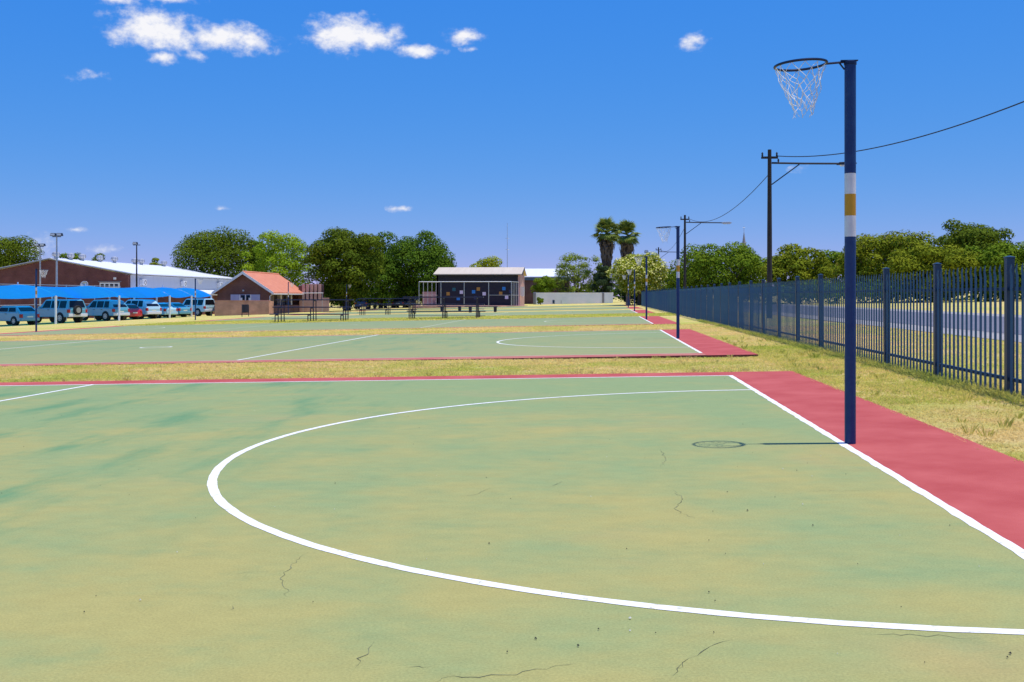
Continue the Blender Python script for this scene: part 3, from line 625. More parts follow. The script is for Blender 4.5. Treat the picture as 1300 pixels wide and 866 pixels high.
# ------------------------------------------------------------------ hall at the left
def gable(b, x0, x1, y0, y1, ze, za, zb=-1.): 
    xm = (x0+x1)/2; return b.prism([(x0,zb),(x1,zb),(x1,ze),(xm,za),(x0,ze)], 'y', y0, y1)
def build_hall():
    sR, t0 = -54.1, 107.2; z0 = gz(-62, 107); Wd, Ln = 17.8, 37.0
    r = thing('school_hall', 'long dark brick hall with white metal roof and roof turbines', 'building', (sR,t0,z0))
    ze, za = 5.0, 6.62
    gable(MB(), -Wd, -.35, 0, .35, ze-.05, za-.05).build('gable_wall', 'hall_brick', r)
    MB().box(-.35,0,0,Ln,-1,ze-.1).build('side_wall', 'clad_grey', r); MB().box(-.355,.012,-.01,.6,-1,ze-.12).build('corner_pier', 'hall_brick', r)
    gable(MB(), -Wd, -.35, Ln-.35, Ln, ze-.05, za-.05).build('gable_wall', 'hall_brick', r)
    for sg in (1,-1):
        xm = -Wd/2-.17; xe = (.45 if sg > 0 else -Wd-.45); th = .12
        zE = ze-.06
        MB().prism([(xe,zE),(xm,za+.03),(xm,za+.03+th),(xe,zE+th)], 'y', .12 if sg>0 else -.25, Ln+.3).build('roof_slope', 'roof_white', r)
    MB().prism([(-Wd/2-.5,za+.10),(-Wd/2-.17,za+.19),(-Wd/2+.16,za+.10)], 'y', -.02, Ln+.32).build('ridge_cap', 'white_paint', r)
    MB().prism([(-Wd,ze+.0),(-Wd/2-.17,za-.0),(-Wd/2-.17,za+.1),(-Wd,ze+.1)], 'y', -.26, -.02).build('verge_board', 'stucco_grey', r)
    # lean-to along the side
    MB().prism([(.0,3.25),(4.3,2.72),(4.3,2.82),(.0,3.35)], 'y', .5, Ln-1).build('lean_to_roof', 'roof_white', r)
    MB().box(3.75,4.0,1,Ln-1.5,-1,2.7).build('lean_to_wall', 'hall_brick', r); MB().box(.02,4.0,.75,1.0,-1,2.72).build('lean_to_wall', 'hall_brick', r)
    MB().box(4.31,4.42,.5,Ln-1,2.64,2.80).build('gutter', 'white_paint', r)
    # strip window of four panes in a white frame
    wx = -3.25; w = MB().box(wx,wx+2.3,-.05,-.002,3.42,4.02).build('strip_window', 'white_paint', r)
    for k in range(4): MB().box(wx+.12+k*.54,wx+.5+k*.54,-.06,-.052,3.52,3.86).build('pane', 'glass', w)
    MB().box(wx-.15,wx+2.5,-.09,-.052,4.08,4.16).build('window_lintel', 'stucco_grey', r)
    MB().box(-1.6,-1.35,-.18,-.01,4.35,4.6).build('wall_lamp', 'white_paint', r)
    for k, y in enumerate((3,15,28)):
        a = MB().box(.02,.5,y,y+.9,3.75,4.4).build('air_conditioner', 'white_paint', r, bevel=.03); MB().tube([(.51,y+.45+.24*math.cos(q*.785),4.07+.24*math.sin(q*.785)) for q in range(8)], .03, 5, closed=True).build('fan_grille', 'dark_metal', a)
    for k, y in enumerate((.8,4.2,7.0,11.5,15.5,21.5,23.5,31)):
        x = -Wd/2-.17+.35; zr = za+.06
        v = MB().lathe([(.2,-.1),(.2,.25),(.34,.32),(.43,.5),(.37,.72),(.2,.82),(.02,.84)], x, y, 14, zr).build('roof_turbine', 'galv', r, True)
        b = MB()
        for q in range(7):
            a = q*.8976; c, s2 = math.cos(a), math.sin(a); b.tube([(x+c*.34,y+s2*.34,zr+.32),(x+c*.44,y+s2*.44,zr+.5),(x+c*.38,y+s2*.38,zr+.72)], .02, 4)
        b.build('turbine_vane', 'stucco_grey', v)
    # satellite dish on the front wall
    d = MB()
    ring = [[(.0,0,0)]*1]
    vs = [(0,0,0)]; fs = []
    for j in range(1,5):
        for q in range(18): a = q*.349; vs.append((j*.11*math.cos(a), -(.02*j*j*.55), j*.11*math.sin(a)))
    for q in range(18): fs.append((0,1+q,1+(q+1)%18))
    for j in range(3):
        for q in range(18): fs.append((1+j*18+q,1+(j+1)*18+q,1+(j+1)*18+(q+1)%18,1+j*18+(q+1)%18))
    d.add(vs, fs); o = d.build('satellite_dish', 'galv', r, True); o.location = (-4.75,-.5,3.72); o.rotation_euler = (R(-18),0,R(10)); o.modifiers.new('thick','SOLIDIFY').thickness = .02
    MB().tube([(-4.75,0,3.5),(-4.75,-.4,3.67)], .03, 6).build('dish_bracket', 'dark_metal', r)
build_hall()
def pipe_fence():
    r = thing('pipe_fence', 'tall grey pipe and rail fence behind the parked cars', 'fence', (-51.0, 48, 0)); 
    for k in range(10): MB().tube([(0,k*5.6,gz(-51,48+k*5.6)-.1),(0,k*5.6,gz(-51,48+k*5.6)+3.35)], .045, 8).build('post', 'galv', r)
    for z in (1.55, 3.3):
        for k in range(9): MB().tube([(0,k*5.6+.05,gz(-51,48+k*5.6)+z),(0,(k+1)*5.6-.05,gz(-51,48+(k+1)*5.6)+z)], .03, 6).build('rail', 'galv', r)
pipe_fence()
def light_pole(label, px, Y, top, heads=2):
    s, t = at(px, Y); z0 = gz(s,t); h = zof(top,Y)-z0
    r = thing('floodlight_pole', label, 'floodlight', (s,t,z0), 0, 'floodlight poles round the car park')
    MB().lathe([(.10,-.2),(.09,h*.5),(.06,h-.2)], seg=10).build('pole', 'galv' if heads > 1 else 'dark_metal', r, True)
    MB().box(-.4,.4,-.04,.04,h-.22,h-.15).build('crossbar', 'dark_metal', r)
    for x in ((-.3,.3) if heads > 1 else (-.15,)):
        o = MB().prism([(x-.26,h-.12),(x+.26,h-.12),(x+.2,h+.14),(x-.2,h+.14)], 'y', -.2, .16).build('flood_lamp', 'dark_metal', r, bevel=.02); MB().box(x-.2,x+.2,-.215,-.202,h-.08,h+.1).build('lamp_glass', 'lamp_clear', o)
light_pole('floodlight pole behind the shade sail nearest the white post', 72, 98, 298); light_pole('floodlight pole left of the taller one, against the hall gable', 51, 116, 311)
light_pole('dark single-headed floodlight pole in front of the white hall side', 173.5, 118, 309, 1); light_pole('small floodlight pole behind the flowering bush', 822, 140, 319, 1)
def roof_mast():
    s, t = at(644, 165); z = gz(s,t); o = thing('antenna_mast', 'thin antenna mast rising behind the shed roof', 'antenna', (s,t,z)); MB().tube([(0,0,0),(0,0,zof(283,165)-z)], [.07,.025], 6).build('mast', 'galv', o)
    for zz in (8.5, 10.2): MB().tube([(-.3,0,zz),(.3,0,zz)], .02, 4).build('cross_element', 'galv', o)
roof_mast()

# ------------------------------------------------------------------ shade sails with posts
def sail(label, t0, t1, s0=-43.2, s1=-49.2):
    z0 = gz(s0, (t0+t1)/2); r = thing('shade_sail', label, 'shade sail', (s0,(t0+t1)/2,z0), 0, 'blue shade sails over the car park')
    h = (t1-t0)/2; d = s1-s0; n = 22; vs = []
    for j in range(n+1):
        v = j/n
        for i in range(n+1):
            u = i/n*2-1
            sc = 1-.05*math.sin(math.pi*v)                       # edges pulled inwards between the corners
            x = d*v + .35*(1-u*u)*(1 if v < .5 else -1)*abs(1-2*v)**2*-1
            y = u*h*1.003
            ridge = (1-abs(2*v-1))                                # 0 at the eaves, 1 on the ridge
            hip = min(1, (1-abs(u))*2.6)
            z = 2.12 + .86*(4*v*(1-v))**.85*(.86+.14*u*u) - .20*(1-u*u)*(1-ridge)**2
            vs.append((x,y,z))
    b = MB().add(vs, [(j*(n+1)+i, j*(n+1)+i+1, (j+1)*(n+1)+i+1, (j+1)*(n+1)+i) for j in range(n) for i in range(n)])
    o = b.build('fabric', 'sail', r, True)
    for y in (h,):
        for x in (0, d): MB().tube([(x,y,-.2),(x,y,2.16)], .09, 10).build('post', 'white_paint', r)
    MB().tube([(d*.5,h,2.0),(d*.5,h,3.2)], .05, 8).build('ridge_strut', 'white_paint', r)
SL = [48.5, 59.3, 70.3, 81.2, 92.2, 97.8, 103.4]
SN = ['blue shade sail past the left edge of the view', 'leftmost visible blue shade sail over the hatchback', 'blue shade sail over the off-roader with the spare wheel', 'blue shade sail over the red car', 'short blue shade sail second from the house', 'short blue shade sail nearest the brick house']
for k in range(6): sail(SN[k], SL[k]+.02, SL[k+1]-.02)

# ------------------------------------------------------------------ cars
for nm, c in (('silver_sail_cast', (.12,.35,.45)), ('white', (.42,.62,.70)), ('grey', (.30,.32,.34)), ('red', (.50,.02,.03)), ('navy', (.03,.06,.16)), ('charcoal', (.05,.055,.06)), ('paleblue', (.45,.55,.65))):  # silver and white hold the blue light of the sails in their colour
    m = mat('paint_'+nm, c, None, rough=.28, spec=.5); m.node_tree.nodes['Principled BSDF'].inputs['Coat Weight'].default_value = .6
CARS = {
 'hatch': dict(L=3.95, W=1.66, low=[(.04,.28),(0,.42),(0,.62),(.06,.86),(.12,.93),(2.98,.95),(3.75,.82),(3.93,.66),(3.95,.42),(3.88,.28)], up=[(.12,.93),(.66,1.36),(.95,1.42),(2.05,1.42),(2.35,1.38),(3.0,.95)], ax=(.75,3.15), wr=.29, win=[.55,1.45,2.75]),
 'offroad': dict(L=4.75, W=1.88, low=[(.05,.45),(0,.62),(0,1.0),(.03,1.12),(3.35,1.14),(4.5,1.06),(4.70,.92),(4.75,.6),(4.66,.42)], up=[(.03,1.12),(.22,1.78),(.45,1.86),(2.6,1.87),(2.85,1.82),(3.45,1.14)], ax=(.95,3.75), wr=.38, win=[.30,1.15,2.1,3.1]),
 'suv': dict(L=4.68, W=1.84, low=[(.05,.40),(0,.56),(0,.92),(.05,1.06),(3.35,1.10),(4.40,1.0),(4.62,.82),(4.68,.55),(4.6,.38)], up=[(.05,1.06),(.52,1.66),(.80,1.76),(2.4,1.80),(2.7,1.75),(3.45,1.09)], ax=(.95,3.7), wr=.37, win=[.55,1.25,2.15,3.1]),
 'sedan': dict(L=4.45, W=1.72, low=[(.05,.30),(0,.46),(0,.82),(.08,.95),(.72,1.0),(3.15,.98),(4.2,.84),(4.4,.66),(4.45,.45),(4.38,.28)], up=[(.55,.99),(1.25,1.38),(1.55,1.45),(2.3,1.46),(2.55,1.42),(3.25,.98)], ax=(.95,3.55), wr=.31, win=[1.05,1.75,3.0]),
 'wagon': dict(L=4.7, W=1.80, low=[(.05,.42),(0,.58),(0,.95),(.03,1.08),(3.3,1.10),(4.45,1.0),(4.65,.84),(4.7,.55),(4.62,.38)], up=[(.03,1.08),(.16,1.74),(.35,1.82),(2.55,1.83),(2.8,1.78),(3.4,1.10)], ax=(.95,3.7), wr=.37, win=[.25,1.1,2.05,3.05]),
}
def car(kindn, paint, label, s, t, rz, group, spare=False, rack=False):
    k = CARS[kindn]; L, Wd = k['L'], k['W']; hw = Wd/2; low, up = k['low'], k['up']; zb = up[0][1]
    r = thing('parked_car', label, 'car', (s,t,gz(s,t)), rz, group); P = 'paint_'+paint
    body = MB().prism(low, 'y', -hw, hw).build('body', P, r, bevel=.05)
    def yw(z): return hw-.03-.26*max(0, z-zb)
    n = len(up); b = MB(); b.add([(x,-yw(z),z-.004*(i in (0,n-1))) for i,(x,z) in enumerate(up)] + [(x,yw(z),z-.004*(i in (0,n-1))) for i,(x,z) in enumerate(up)],
          [tuple(range(n)), tuple(range(2*n-1,n-1,-1))] + [(i,(i+1)%n,n+(i+1)%n,n+i) for i in range(n)])
    b.build('cabin', P, r, bevel=.035)
    ztop = max(z for x,z in up)
    def edge(z, front):
        pts = up if not front else up[::-1]
        for (xa,za),(xb,zb_) in zip(pts[:-1], pts[1:]):
            if (za-z)*(zb_-z) <= 0 and abs(zb_-za) > 1e-6: return xa+(xb-xa)*(z-za)/(zb_-za)
        return pts[2][0]
    z1, z2 = zb+.06, ztop-.13; wn = k['win']
    for sd in (-1,1):
        for i in range(len(wn)-1):
            xa, xb = wn[i]+.05, wn[i+1]-.05; q = []
            for (x,z) in ((xa,z1),(xb,z1),(xb,z2),(xa,z2)):
                lo, hi = edge(z,False)+.13, edge(z,True)-.13; x = min(max(x,lo),hi); q.append((x, sd*(yw(z)+.006), z))
            MB().add(q+[(x,y-sd*.02,z) for x,y,z in q], [(0,1,2,3),(4,5,6,7),(0,1,5,4),(1,2,6,5),(2,3,7,6),(3,0,4,7)]).build('side_window', 'glass', r)
    for fr, nm in ((False,'rear_window'),(True,'windscreen')):
        q = []; off = .012 if fr else -.012
        for z, yy in ((zb+.09,1),(zb+.09,-1),(ztop-.12,-1),(ztop-.12,1)): q.append((edge(z,fr)+off, yy*(yw(z)-.12), z+.006))
        MB().add(q+[(x-off*1.5,y,z-.01) for x,y,z in q], [(0,1,2,3),(4,5,6,7),(0,1,5,4),(1,2,6,5),(2,3,7,6),(3,0,4,7)]).build(nm, 'glass', r)
    wr = k['wr']
    for ax in k['ax']:
        for sd in (-1,1):
            a = MB().prism([(ax+(wr+.07)*math.cos(q*.3307), wr+.02+(wr+.07)*math.sin(q*.3307)) for q in range(20)] , 'y', sd*(hw-.25), sd*(hw+.006)).build('wheel_arch', 'trim_black', r)
            w = MB().prism([(ax+wr*math.cos(q*.2618), wr+wr*math.sin(q*.2618)) for q in range(24)], 'y', sd*(hw-.2), sd*(hw+.02)).build('wheel', 'tyre', r, bevel=.02)
            b = MB().prism([(ax+wr*.64*math.cos(q*.3491), wr+wr*.64*math.sin(q*.3491)) for q in range(18)], 'y', sd*(hw+.021), sd*(hw+.032)); b.build('rim', 'rim', w)
            b = MB()
            for q in range(5): 
                c, s2 = math.cos(q*1.2566+.3), math.sin(q*1.2566+.3); b.prism([(ax+wr*.42*c+wr*.11*math.cos(p*1.05), wr+wr*.42*s2+wr*.11*math.sin(p*1.05)) for p in range(6)], 'y', sd*(hw+.033), sd*(hw+.036))
            b.build('rim_opening', 'trim_black', w)
    zt = low[3][1]
    for sd in (-1,1):
        MB().box(-.02,.16,sd*hw-(.20 if sd > 0 else -.008),sd*hw+(.008 if sd > 0 else .20),zt-.32,zt-.05).build('tail_light', 'tail_red', r, bevel=.02)
        MB().box(L-.3,L-.04,sd*hw-(.3 if sd > 0 else -.006),sd*hw+(.006 if sd > 0 else .3),.66,.82).build('headlight', 'lamp_clear', r, bevel=.02)
        MB().box(up[-1][0]-.35,up[-1][0]-.15,sd*(hw+.02)-(0 if sd>0 else .16),sd*(hw+.02)+(.16 if sd>0 else 0),zb+.03,zb+.17).build('wing_mirror', P, r, bevel=.02)
        for i in range(1,len(wn)-1): MB().box(wn[i]+.08,wn[i]+.28,sd*(hw+.003)-.012,sd*(hw+.003)+.012,zb-.12,zb-.08).build('door_handle', 'trim_black', r)
    MB().box(-.07,.12,-hw+.03,hw-.03,low[0][1]+.03,low[1][1]+.10).build('rear_bumper', P if kindn in ('hatch','sedan') else 'lamp_clear', r, bevel=.03)
    MB().box(-.012,.02,-.26,.26,low[1][1]+.14,low[1][1]+.25).build('number_plate', 'plate', r)
    if spare:
        w = MB().prism([(.38*math.cos(q*.2618)+.12, 1.0+.38*math.sin(q*.2618)) for q in range(24)], 'x', -.22, -.005).build('spare_wheel', 'tyre', r, bevel=.03)
        MB().prism([(.22*math.cos(q*.3491)+.12, 1.0+.22*math.sin(q*.3491)) for q in range(18)], 'x', -.235, -.221).build('spare_wheel_hub', 'rim', w)
    if rack:
        for y in (-.55,.55): MB().tube([(.5,y,ztop+.02),(.6,y,ztop+.09),(2.4,y,ztop+.09),(2.5,y,ztop+.02)], .022, 6).build('roof_rail', 'trim_black', r)
    return r
GC = 'cars parked under the blue shade sails'
car('hatch', 'silver_sail_cast', 'small hatchback parked at the far left under the shade', -44.3, 68.6, R(157), GC)
car('offroad', 'silver_sail_cast', 'large off-roader with a spare wheel on its back door', -43.4, 74.2, R(157), GC, spare=True, rack=True)
car('suv', 'silver_sail_cast', 'blue-tinted sport utility vehicle between the off-roader and the red car', -43.4, 82.1, R(157), GC, rack=True)
car('hatch', 'red', 'red hatchback tucked between two sport utility vehicles', -43.9, 86.0, R(157), GC)
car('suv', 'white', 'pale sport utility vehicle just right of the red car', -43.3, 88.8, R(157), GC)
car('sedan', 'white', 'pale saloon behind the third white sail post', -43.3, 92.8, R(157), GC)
car('sedan', 'silver_sail_cast', 'blue-tinted saloon between the pale saloon and the white estate car', -43.3, 96.4, R(157), GC)
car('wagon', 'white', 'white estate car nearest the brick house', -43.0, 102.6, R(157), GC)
GD = 'cars in the shade of the dark trees'
for px, Y, kn, p, lab, rz in ((458,148,'sedan','navy','navy saloon in tree shade, leftmost of the cars by the domed tree',R(95)), (473,150,'suv','charcoal','dark sport utility vehicle in tree shade beside the navy saloon',R(85)), (490,151,'sedan','paleblue','pale blue saloon parked in the middle of the tree shade',R(92)), (505,150,'hatch','charcoal','charcoal hatchback in tree shade second from the shed cage',R(88)), (520,152,'suv','navy','dark blue sport utility vehicle nearest the cage frame',R(90))):
    s_, t_ = at(px, Y); car(kn, p, lab, s_, t_, rz, GD)

# ------------------------------------------------------------------ brick house
def build_house():
    x1, t0 = -36.3, 101.9; x0 = -42.0; z0 = gz(-39,102); Ln = 12.0; w = x1-x0
    r = thing('brick_house', 'small brick house with orange tiled gable roof', 'building', (x0,t0,z0)); ze, za = 2.5, 4.38
    gable(MB(), 0, w, 0, .23, ze-.04, za-.06).build('gable_wall', 'house_brick', r); gable(MB(), 0, w, Ln-.23, Ln, ze-.04, za-.06).build('gable_wall', 'house_brick', r)
    MB().box(0,.23,.23,Ln-.23,-.5,ze).build('side_wall', 'house_brick', r); MB().box(w-1.4,w-1.17,.23,Ln-.23,-.5,ze).build('verandah_back_wall', 'stucco_grey', r)
    for y in (2.2, 5.2, 8.6):
        d = MB().box(w-1.165,w-1.12,y,y+.95,0,2.05).build('door', 'door_dark', r); MB().box(w-1.119,w-1.09,y+.8,y+.86,.95,1.05).build('door_handle', 'galv', d)
    k = (za-ze)/(w/2)
    for sg in (1,-1):
        xm = w/2; xe = w+.45 if sg > 0 else -.45; zE = ze-k*.45
        MB().prism([(xe,zE+.03),(xm,za+.03),(xm,za+.15),(xe,zE+.15)], 'y', -.4, Ln+.3).build('roof_slope', 'roof_tile', r)
        MB().prism([(xe,zE-.12),(xm,za-.12),(xm,za+.17),(xe,zE+.17)], 'y', -.46, -.405).build('barge_board', 'white_paint', r)
        MB().box(xe-.06,xe+.06,-.45,Ln+.3,zE-.08,zE+.04).build('gutter', 'white_paint', r)
    MB().tube([(w/2,-.38,za+.14),(w/2,Ln+.28,za+.14)], .1, 8).build('ridge_tiles', 'roof_tile', r)
    MB().tube([(w+.3,-.1,ze-.3),(w-.02,-.1,ze-.55),(w-.02,-.1,0)], .045, 6).build('downpipe', 'white_paint', r)
    for y in (4.0, 8.0, Ln-.3): MB().box(w-.12,w+.0,y-.06,y+.06,0,ze-.25).build('verandah_post', 'white_paint', r)
    MB().box(w-.22,w-.0,.23,3.9,-.5,.95).build('verandah_wall', 'maroon_brick', r); MB().box(w-.22,w-.0,4.1,Ln-.3,-.5,.95).build('verandah_wall', 'maroon_brick', r)
    f = MB().box(1.45,4.6,-.06,-.003,1.30,2.12).build('window', 'panel_lilac', r)
    for a, b in ((2.55,2.98),(3.12,3.55)): MB().box(a,b,-.075,-.061,1.34,2.06).build('pane', 'glass', f)
    for a in (2.42,3.28-.215,3.62): MB().box(a-.04,a+.04,-.09,-.062,1.3,2.12).build('mullion', 'white_paint', f)
    for a, b in ((2.48,2.72),(3.4,3.6)): MB().box(a,b,-.085,-.077,1.45,1.78).build('curtain', 'white_paint', f)
    MB().box(1.35,4.7,-.12,-.003,1.2,1.29).build('sill', 'stucco_grey', r)
    MB().box(2.75,2.9,-.12,-.003,2.45,2.62).build('wall_lamp', 'galv', r)
build_house()
def low_wall(name, label, px0, px1, Y, z1, m, dp=.25, cope=None):
    s0, t0 = at(px0, Y); s1, t1 = at(px1, Y); z0 = gz((s0+s1)/2, t0); r = thing(name, label, 'wall', (s0,t0,z0), math.atan2(0,1)); L = s1-s0
    MB().box(0,L,0,dp,-.6,z1).build('wall_body', m, r)
    if cope: MB().box(-.04,L+.04,-.04,dp+.04,z1+.002,z1+.08).build('coping', cope, r)
    return r, L
r_, L_ = low_wall('garden_wall', 'low orange brick wall in front of the house gable', 272.5, 343.5, 110.5, 1.43, 'wall_brick', cope='wall_brick'); MB().box(L_*.62,L_+.02,-.14,-.003,-.6,1.44).build('wall_panel', 'wall_brick', r_); MB().box(L_-.25,L_,.252,1.5,-.6,1.42).build('return_wall', 'wall_brick', r_)
r_, L_ = low_wall('brick_screen', 'pink brick screen wall with five upright piers right of the house', 380, 418, 124, 1.35, 'pink_brick')
for k in range(5): MB().box(.32+k*.47,.32+k*.47+.30,.02,.32,1.352,3.2).build('pier', 'pink_brick', r_)
MB().box(-.1,.30,.05,.3,1.352,3.0).build('end_pier', 'house_brick', r_); MB().box(.25,2.75,.40,.5,1.352,3.15).build('screen_back', 'maroon_brick', r_); MB().box(2.75,L_,-.02,.27,1.352,1.62).build('raised_end', 'pink_brick', r_)
s_, t_ = at(398, 121); o = thing('tap_rail', 'white horizontal rail in front of the brick piers', 'rail', (s_-1.3, t_, gz(s_,t_))); MB().tube([(0,0,2.12),(2.4,0,2.14)], .04, 6).build('bar', 'white_paint', o); MB().tube([(2.3,0,0),(2.3,0,2.1)], .03, 6).tube([(.1,0,0),(.1,0,2.1)], .03, 6).build('upright', 'galv', o)
def bin_(label, px, py):
    s, t = gp(px, py); r = thing('litter_bin', label, 'bin', (s,t,gz(s,t)))
    MB().lathe([(.24,.32),(.30,.36),(.32,1.02),(.30,1.04),(.27,.9)], seg=14).build('drum', 'stand_paint', r, True)
    for x in (-.3,.3): MB().tube([(x,0,-.1),(x,0,.8)], .035, 6).build('leg', 'stand_paint', r)
bin_('dark litter bin on two legs before the low brick wall', 311.5, 401.5)

# ------------------------------------------------------------------ mural shed, cage, other buildings
def build_shed():
    s0, t0 = at(554, 142); s1, _ = at(660.5, 142); z0 = gz((s0+s1)/2, t0)+.25; w = s1-s0
    r = thing('mural_shed', 'brick shed with a navy mural wall of coloured squares', 'building', (s0,t0,z0)); D = 9.0; ze, za = 4.05, 4.95
    def prof(): return [(0,-.8),(D,-.8),(D,ze-.1),(D/2,za-.1),(0,ze-.1)]
    MB().box(.02,w-.24,0,.22,-.8,ze-.1).build('mural_wall', 'mural_navy', r)
    for x in (0,w-.23): MB().prism(prof(), 'x', x, x+.225).build('end_wall', 'pink_brick' if x else 'house_brick', r)
    MB().box(.23,w-.23,D-.22,D,-.8,ze-.1).build('back_wall', 'house_brick', r)
    for sg in (0,1):
        y0, y1 = (-.5, D/2) if not sg else (D+.5, D/2); zE = ze-.10
        MB().prism([(y0,zE),(y1,za),(y1,za+.12),(y0,zE+.12)], 'x', -.35, w+.3).build('roof_slope', 'roof_beige', r)
    MB().prism([(-.45,ze-.2),(D/2,za-.1),(D/2,za+.11),(-.45,ze+.02)], 'x', w+.302, w+.36).build('verge_board', 'dark_metal', r)
    MB().box(w,w+.5,1.0,1.6,1.2,2.4).build('wall_box', 'white_paint', r); MB().box(w,w+.25,3.4,4.1,1.1,1.5).build('meter_box', 'white_paint', r)
    kx = 142/FPX
    for px, py, m in ((569,373,'gold'),(576.5,367.5,'teal'),(586,371,'white'),(582,379,'blue'),(601.5,370.5,'blue'),(607.5,367,'gold'),(615,373,'white'),(604,378,'dark'),(640,366.5,'blue'),(636,372.5,'gold'),(643.5,377.5,'white'),(648.5,370,'dark')):
        x = (px-554)*kx; z = zof(py,142)-z0; MB().box(x-.22,x+.22,-.02,-.002,z-.22,z+.22).build('mural_square', 'sq_'+m, r)
    f = MB().box(-2.6,w+1.0,-3.6,-.02,-.9,-.06).build('brick_plinth', 'pink_brick', r)
    # pipe cage
    sC, tC = at(532, 137.5); s2, _ = at(650, 137.5); c = thing('pipe_cage', 'pale pipe frame cage standing in front of the mural shed', 'cage', (sC,tC,z0-.06)); w2 = s2-sC; h = 3.05
    for k in range(5):
        x = w2*(.235*k if k < 5 else 1) if k else 0; x = [0, w2*.238, w2*.49, w2*.755, w2][k]; MB().tube([(x,0,0),(x,0,h)], .05, 8).build('upright', 'galv', c)
    MB().tube([(0,0,h),(w2,0,h)], .045, 8).build('top_rail', 'white_paint', c); MB().tube([(w2*.755,0,1.35),(w2-.1,0,1.35)], .03, 6).build('mid_rail', 'galv', c)
    for xx, dx in ((0,1.75),(w2,.62)):
        for k in range(1,5): MB().tube([(xx+dx*k/4.4,k*1.0,0),(xx+dx*k/4.4,k*1.0,h)], .04, 6).build('upright', 'galv', c)
        MB().tube([(xx,0,h),(xx+dx,4.4,h)], .045, 8).build('top_rail', 'galv', c); MB().tube([(xx,0,1.35),(xx+dx,4.4,1.35)], .03, 6).build('mid_rail', 'galv', c)
    MB().box(-1.9,-.02,.3,.52,-.8,1.75).build('low_brick_wall', 'pink_brick', r)
    # building with the white roof behind
    s0, t0 = at(668, 178); s1, _ = at(722, 178); z0 = gz(s0,t0); w = s1-s0; r = thing('white_roofed_building', 'low brick building with white metal roof and blue fascia', 'building', (s0,t0,z0)); ze = zof(352,178)-z0
    MB().box(-2,w,0,.25,-.5,ze-.45).build('front_wall', 'maroon_brick', r); MB().box(w-.25,w,.26,9,-.5,ze-.45).build('side_wall', 'maroon_brick', r); MB().box(-2,w+.3,-.32,-.25,ze-.5,ze-.02).build('fascia', 'fascia_blue', r)
    MB().prism([(-.5,ze),(7,ze+1.5),(7,ze+1.6),(-.5,ze+.1)], 'x', -2.2, w+.5).build('roof_slope', 'roof_white', r)
    MB().box(w*.45,w*.6,-.05,-.002,1.2,2.2).build('window', 'stucco_grey', r)
build_shed()
r_, L_ = low_wall('boundary_wall', 'long white plastered wall between the shed and the bush', 677.5, 778, 166, 1.62, 'wall_white', cope='wall_white'); MB().box(L_*.865,L_*.89,-.09,-.003,-.5,1.66).build('pilaster', 'stucco_grey', r_); MB().box(L_*.24,L_*.265,-.06,-.003,0,.55).build('service_box', 'fence_blue', r_); MB().box(L_*.345,L_*.352,-.04,-.003,0,.5).build('pipe', 'galv', r_); MB().box(-.06,.34,-.10,-.003,-.5,1.64).build('pilaster', 'stucco_grey', r_)
def spire():
    s, t = at(944.5, 300); z = gz(s,t); h = zof(290,300)-z; r = thing('church_spire', 'slender church spire above the trees across the road', 'church', (s,t,z)); b = zof(322,300)-z
    MB().box(-1.4,1.4,-1.4,1.4,0,b).build('tower', 'stucco_grey', r); MB().lathe([(1.15,b),(.55,b+(h-b)*.35),(.05,h-1)], seg=8).build('spire', 'stucco_grey', r); MB().tube([(0,0,h-1.05),(0,0,h+.6)], .06, 5).tube([(-.3,0,h+.2),(.3,0,h+.2)], .05, 5).build('cross', 'galv', r)
spire()
sP, tP = at(797.5, 124); o = thing('brick_pillar', 'short pinkish pillar beneath the flowering bush', 'pillar', (sP,tP,gz(sP,tP))); MB().box(-.25,.25,-.25,.25,-.2,2.0).build('shaft', 'pink_brick', o); MB().box(-.3,.3,-.3,.3,2.002,2.1).build('cap', 'stucco_grey', o)

# ------------------------------------------------------------------ tiered seating stands
def stand(label, px, Y, width, face, frames=3, hs=1.0):
    s, t = at(px, Y); r = thing('seating_stand', label, 'seating stand', (s,t,gz(s,t)), 0, 'tiered steel seating stands'); f = -1 if face < 0 else 1
    ys = [0,.62,1.24,1.86]; hh = [.44*hs,.86*hs,1.30*hs]; over = .35
    for k in range(frames):
        x = over+(width-2*over)*k/(frames-1); b = MB(); q = .032
        for j in range(4):
            top = hh[min(j,2)]; y = ys[j]*-f if f > 0 else ys[j]
            b.tube([(x,y,-.05),(x,y,top-.03)], q, 6)
        for j in range(3):
            ya, yb = [(ys[j+e]*-f if f > 0 else ys[j+e]) for e in (0,1)]; b.tube([(x,ya,hh[j]-.03),(x,yb,hh[j]-.03)], q, 6)
        b.build('support_frame', 'stand_paint', r)
    for j in range(3):
        ya, yb = sorted([(ys[j+e]*-f if f > 0 else ys[j+e]) for e in (0,1)]); ym = (ya+yb)/2
        MB().box(-.05,width+.05,ym-.17,ym+.17,hh[j],hh[j]+.065).build('seat_plank', 'stand_plank', r, bevel=.008)
        if j < 2: MB().box(0,width,yb-.16,yb-.02,hh[j]-.26,hh[j]-.235).build('foot_plank', 'stand_plank', r)
    return r
stand('dark tiered seating stand in front of the orange roofed house', 342, 64.6, 4.7, -1)
stand('dark tiered seating stand in front of the mural shed, its back to us', 519, 66.5, 4.75, 1)
stand('farther tiered seating stand in line with the tree-shaded cars', 451.5, 87, 4.9, -1)
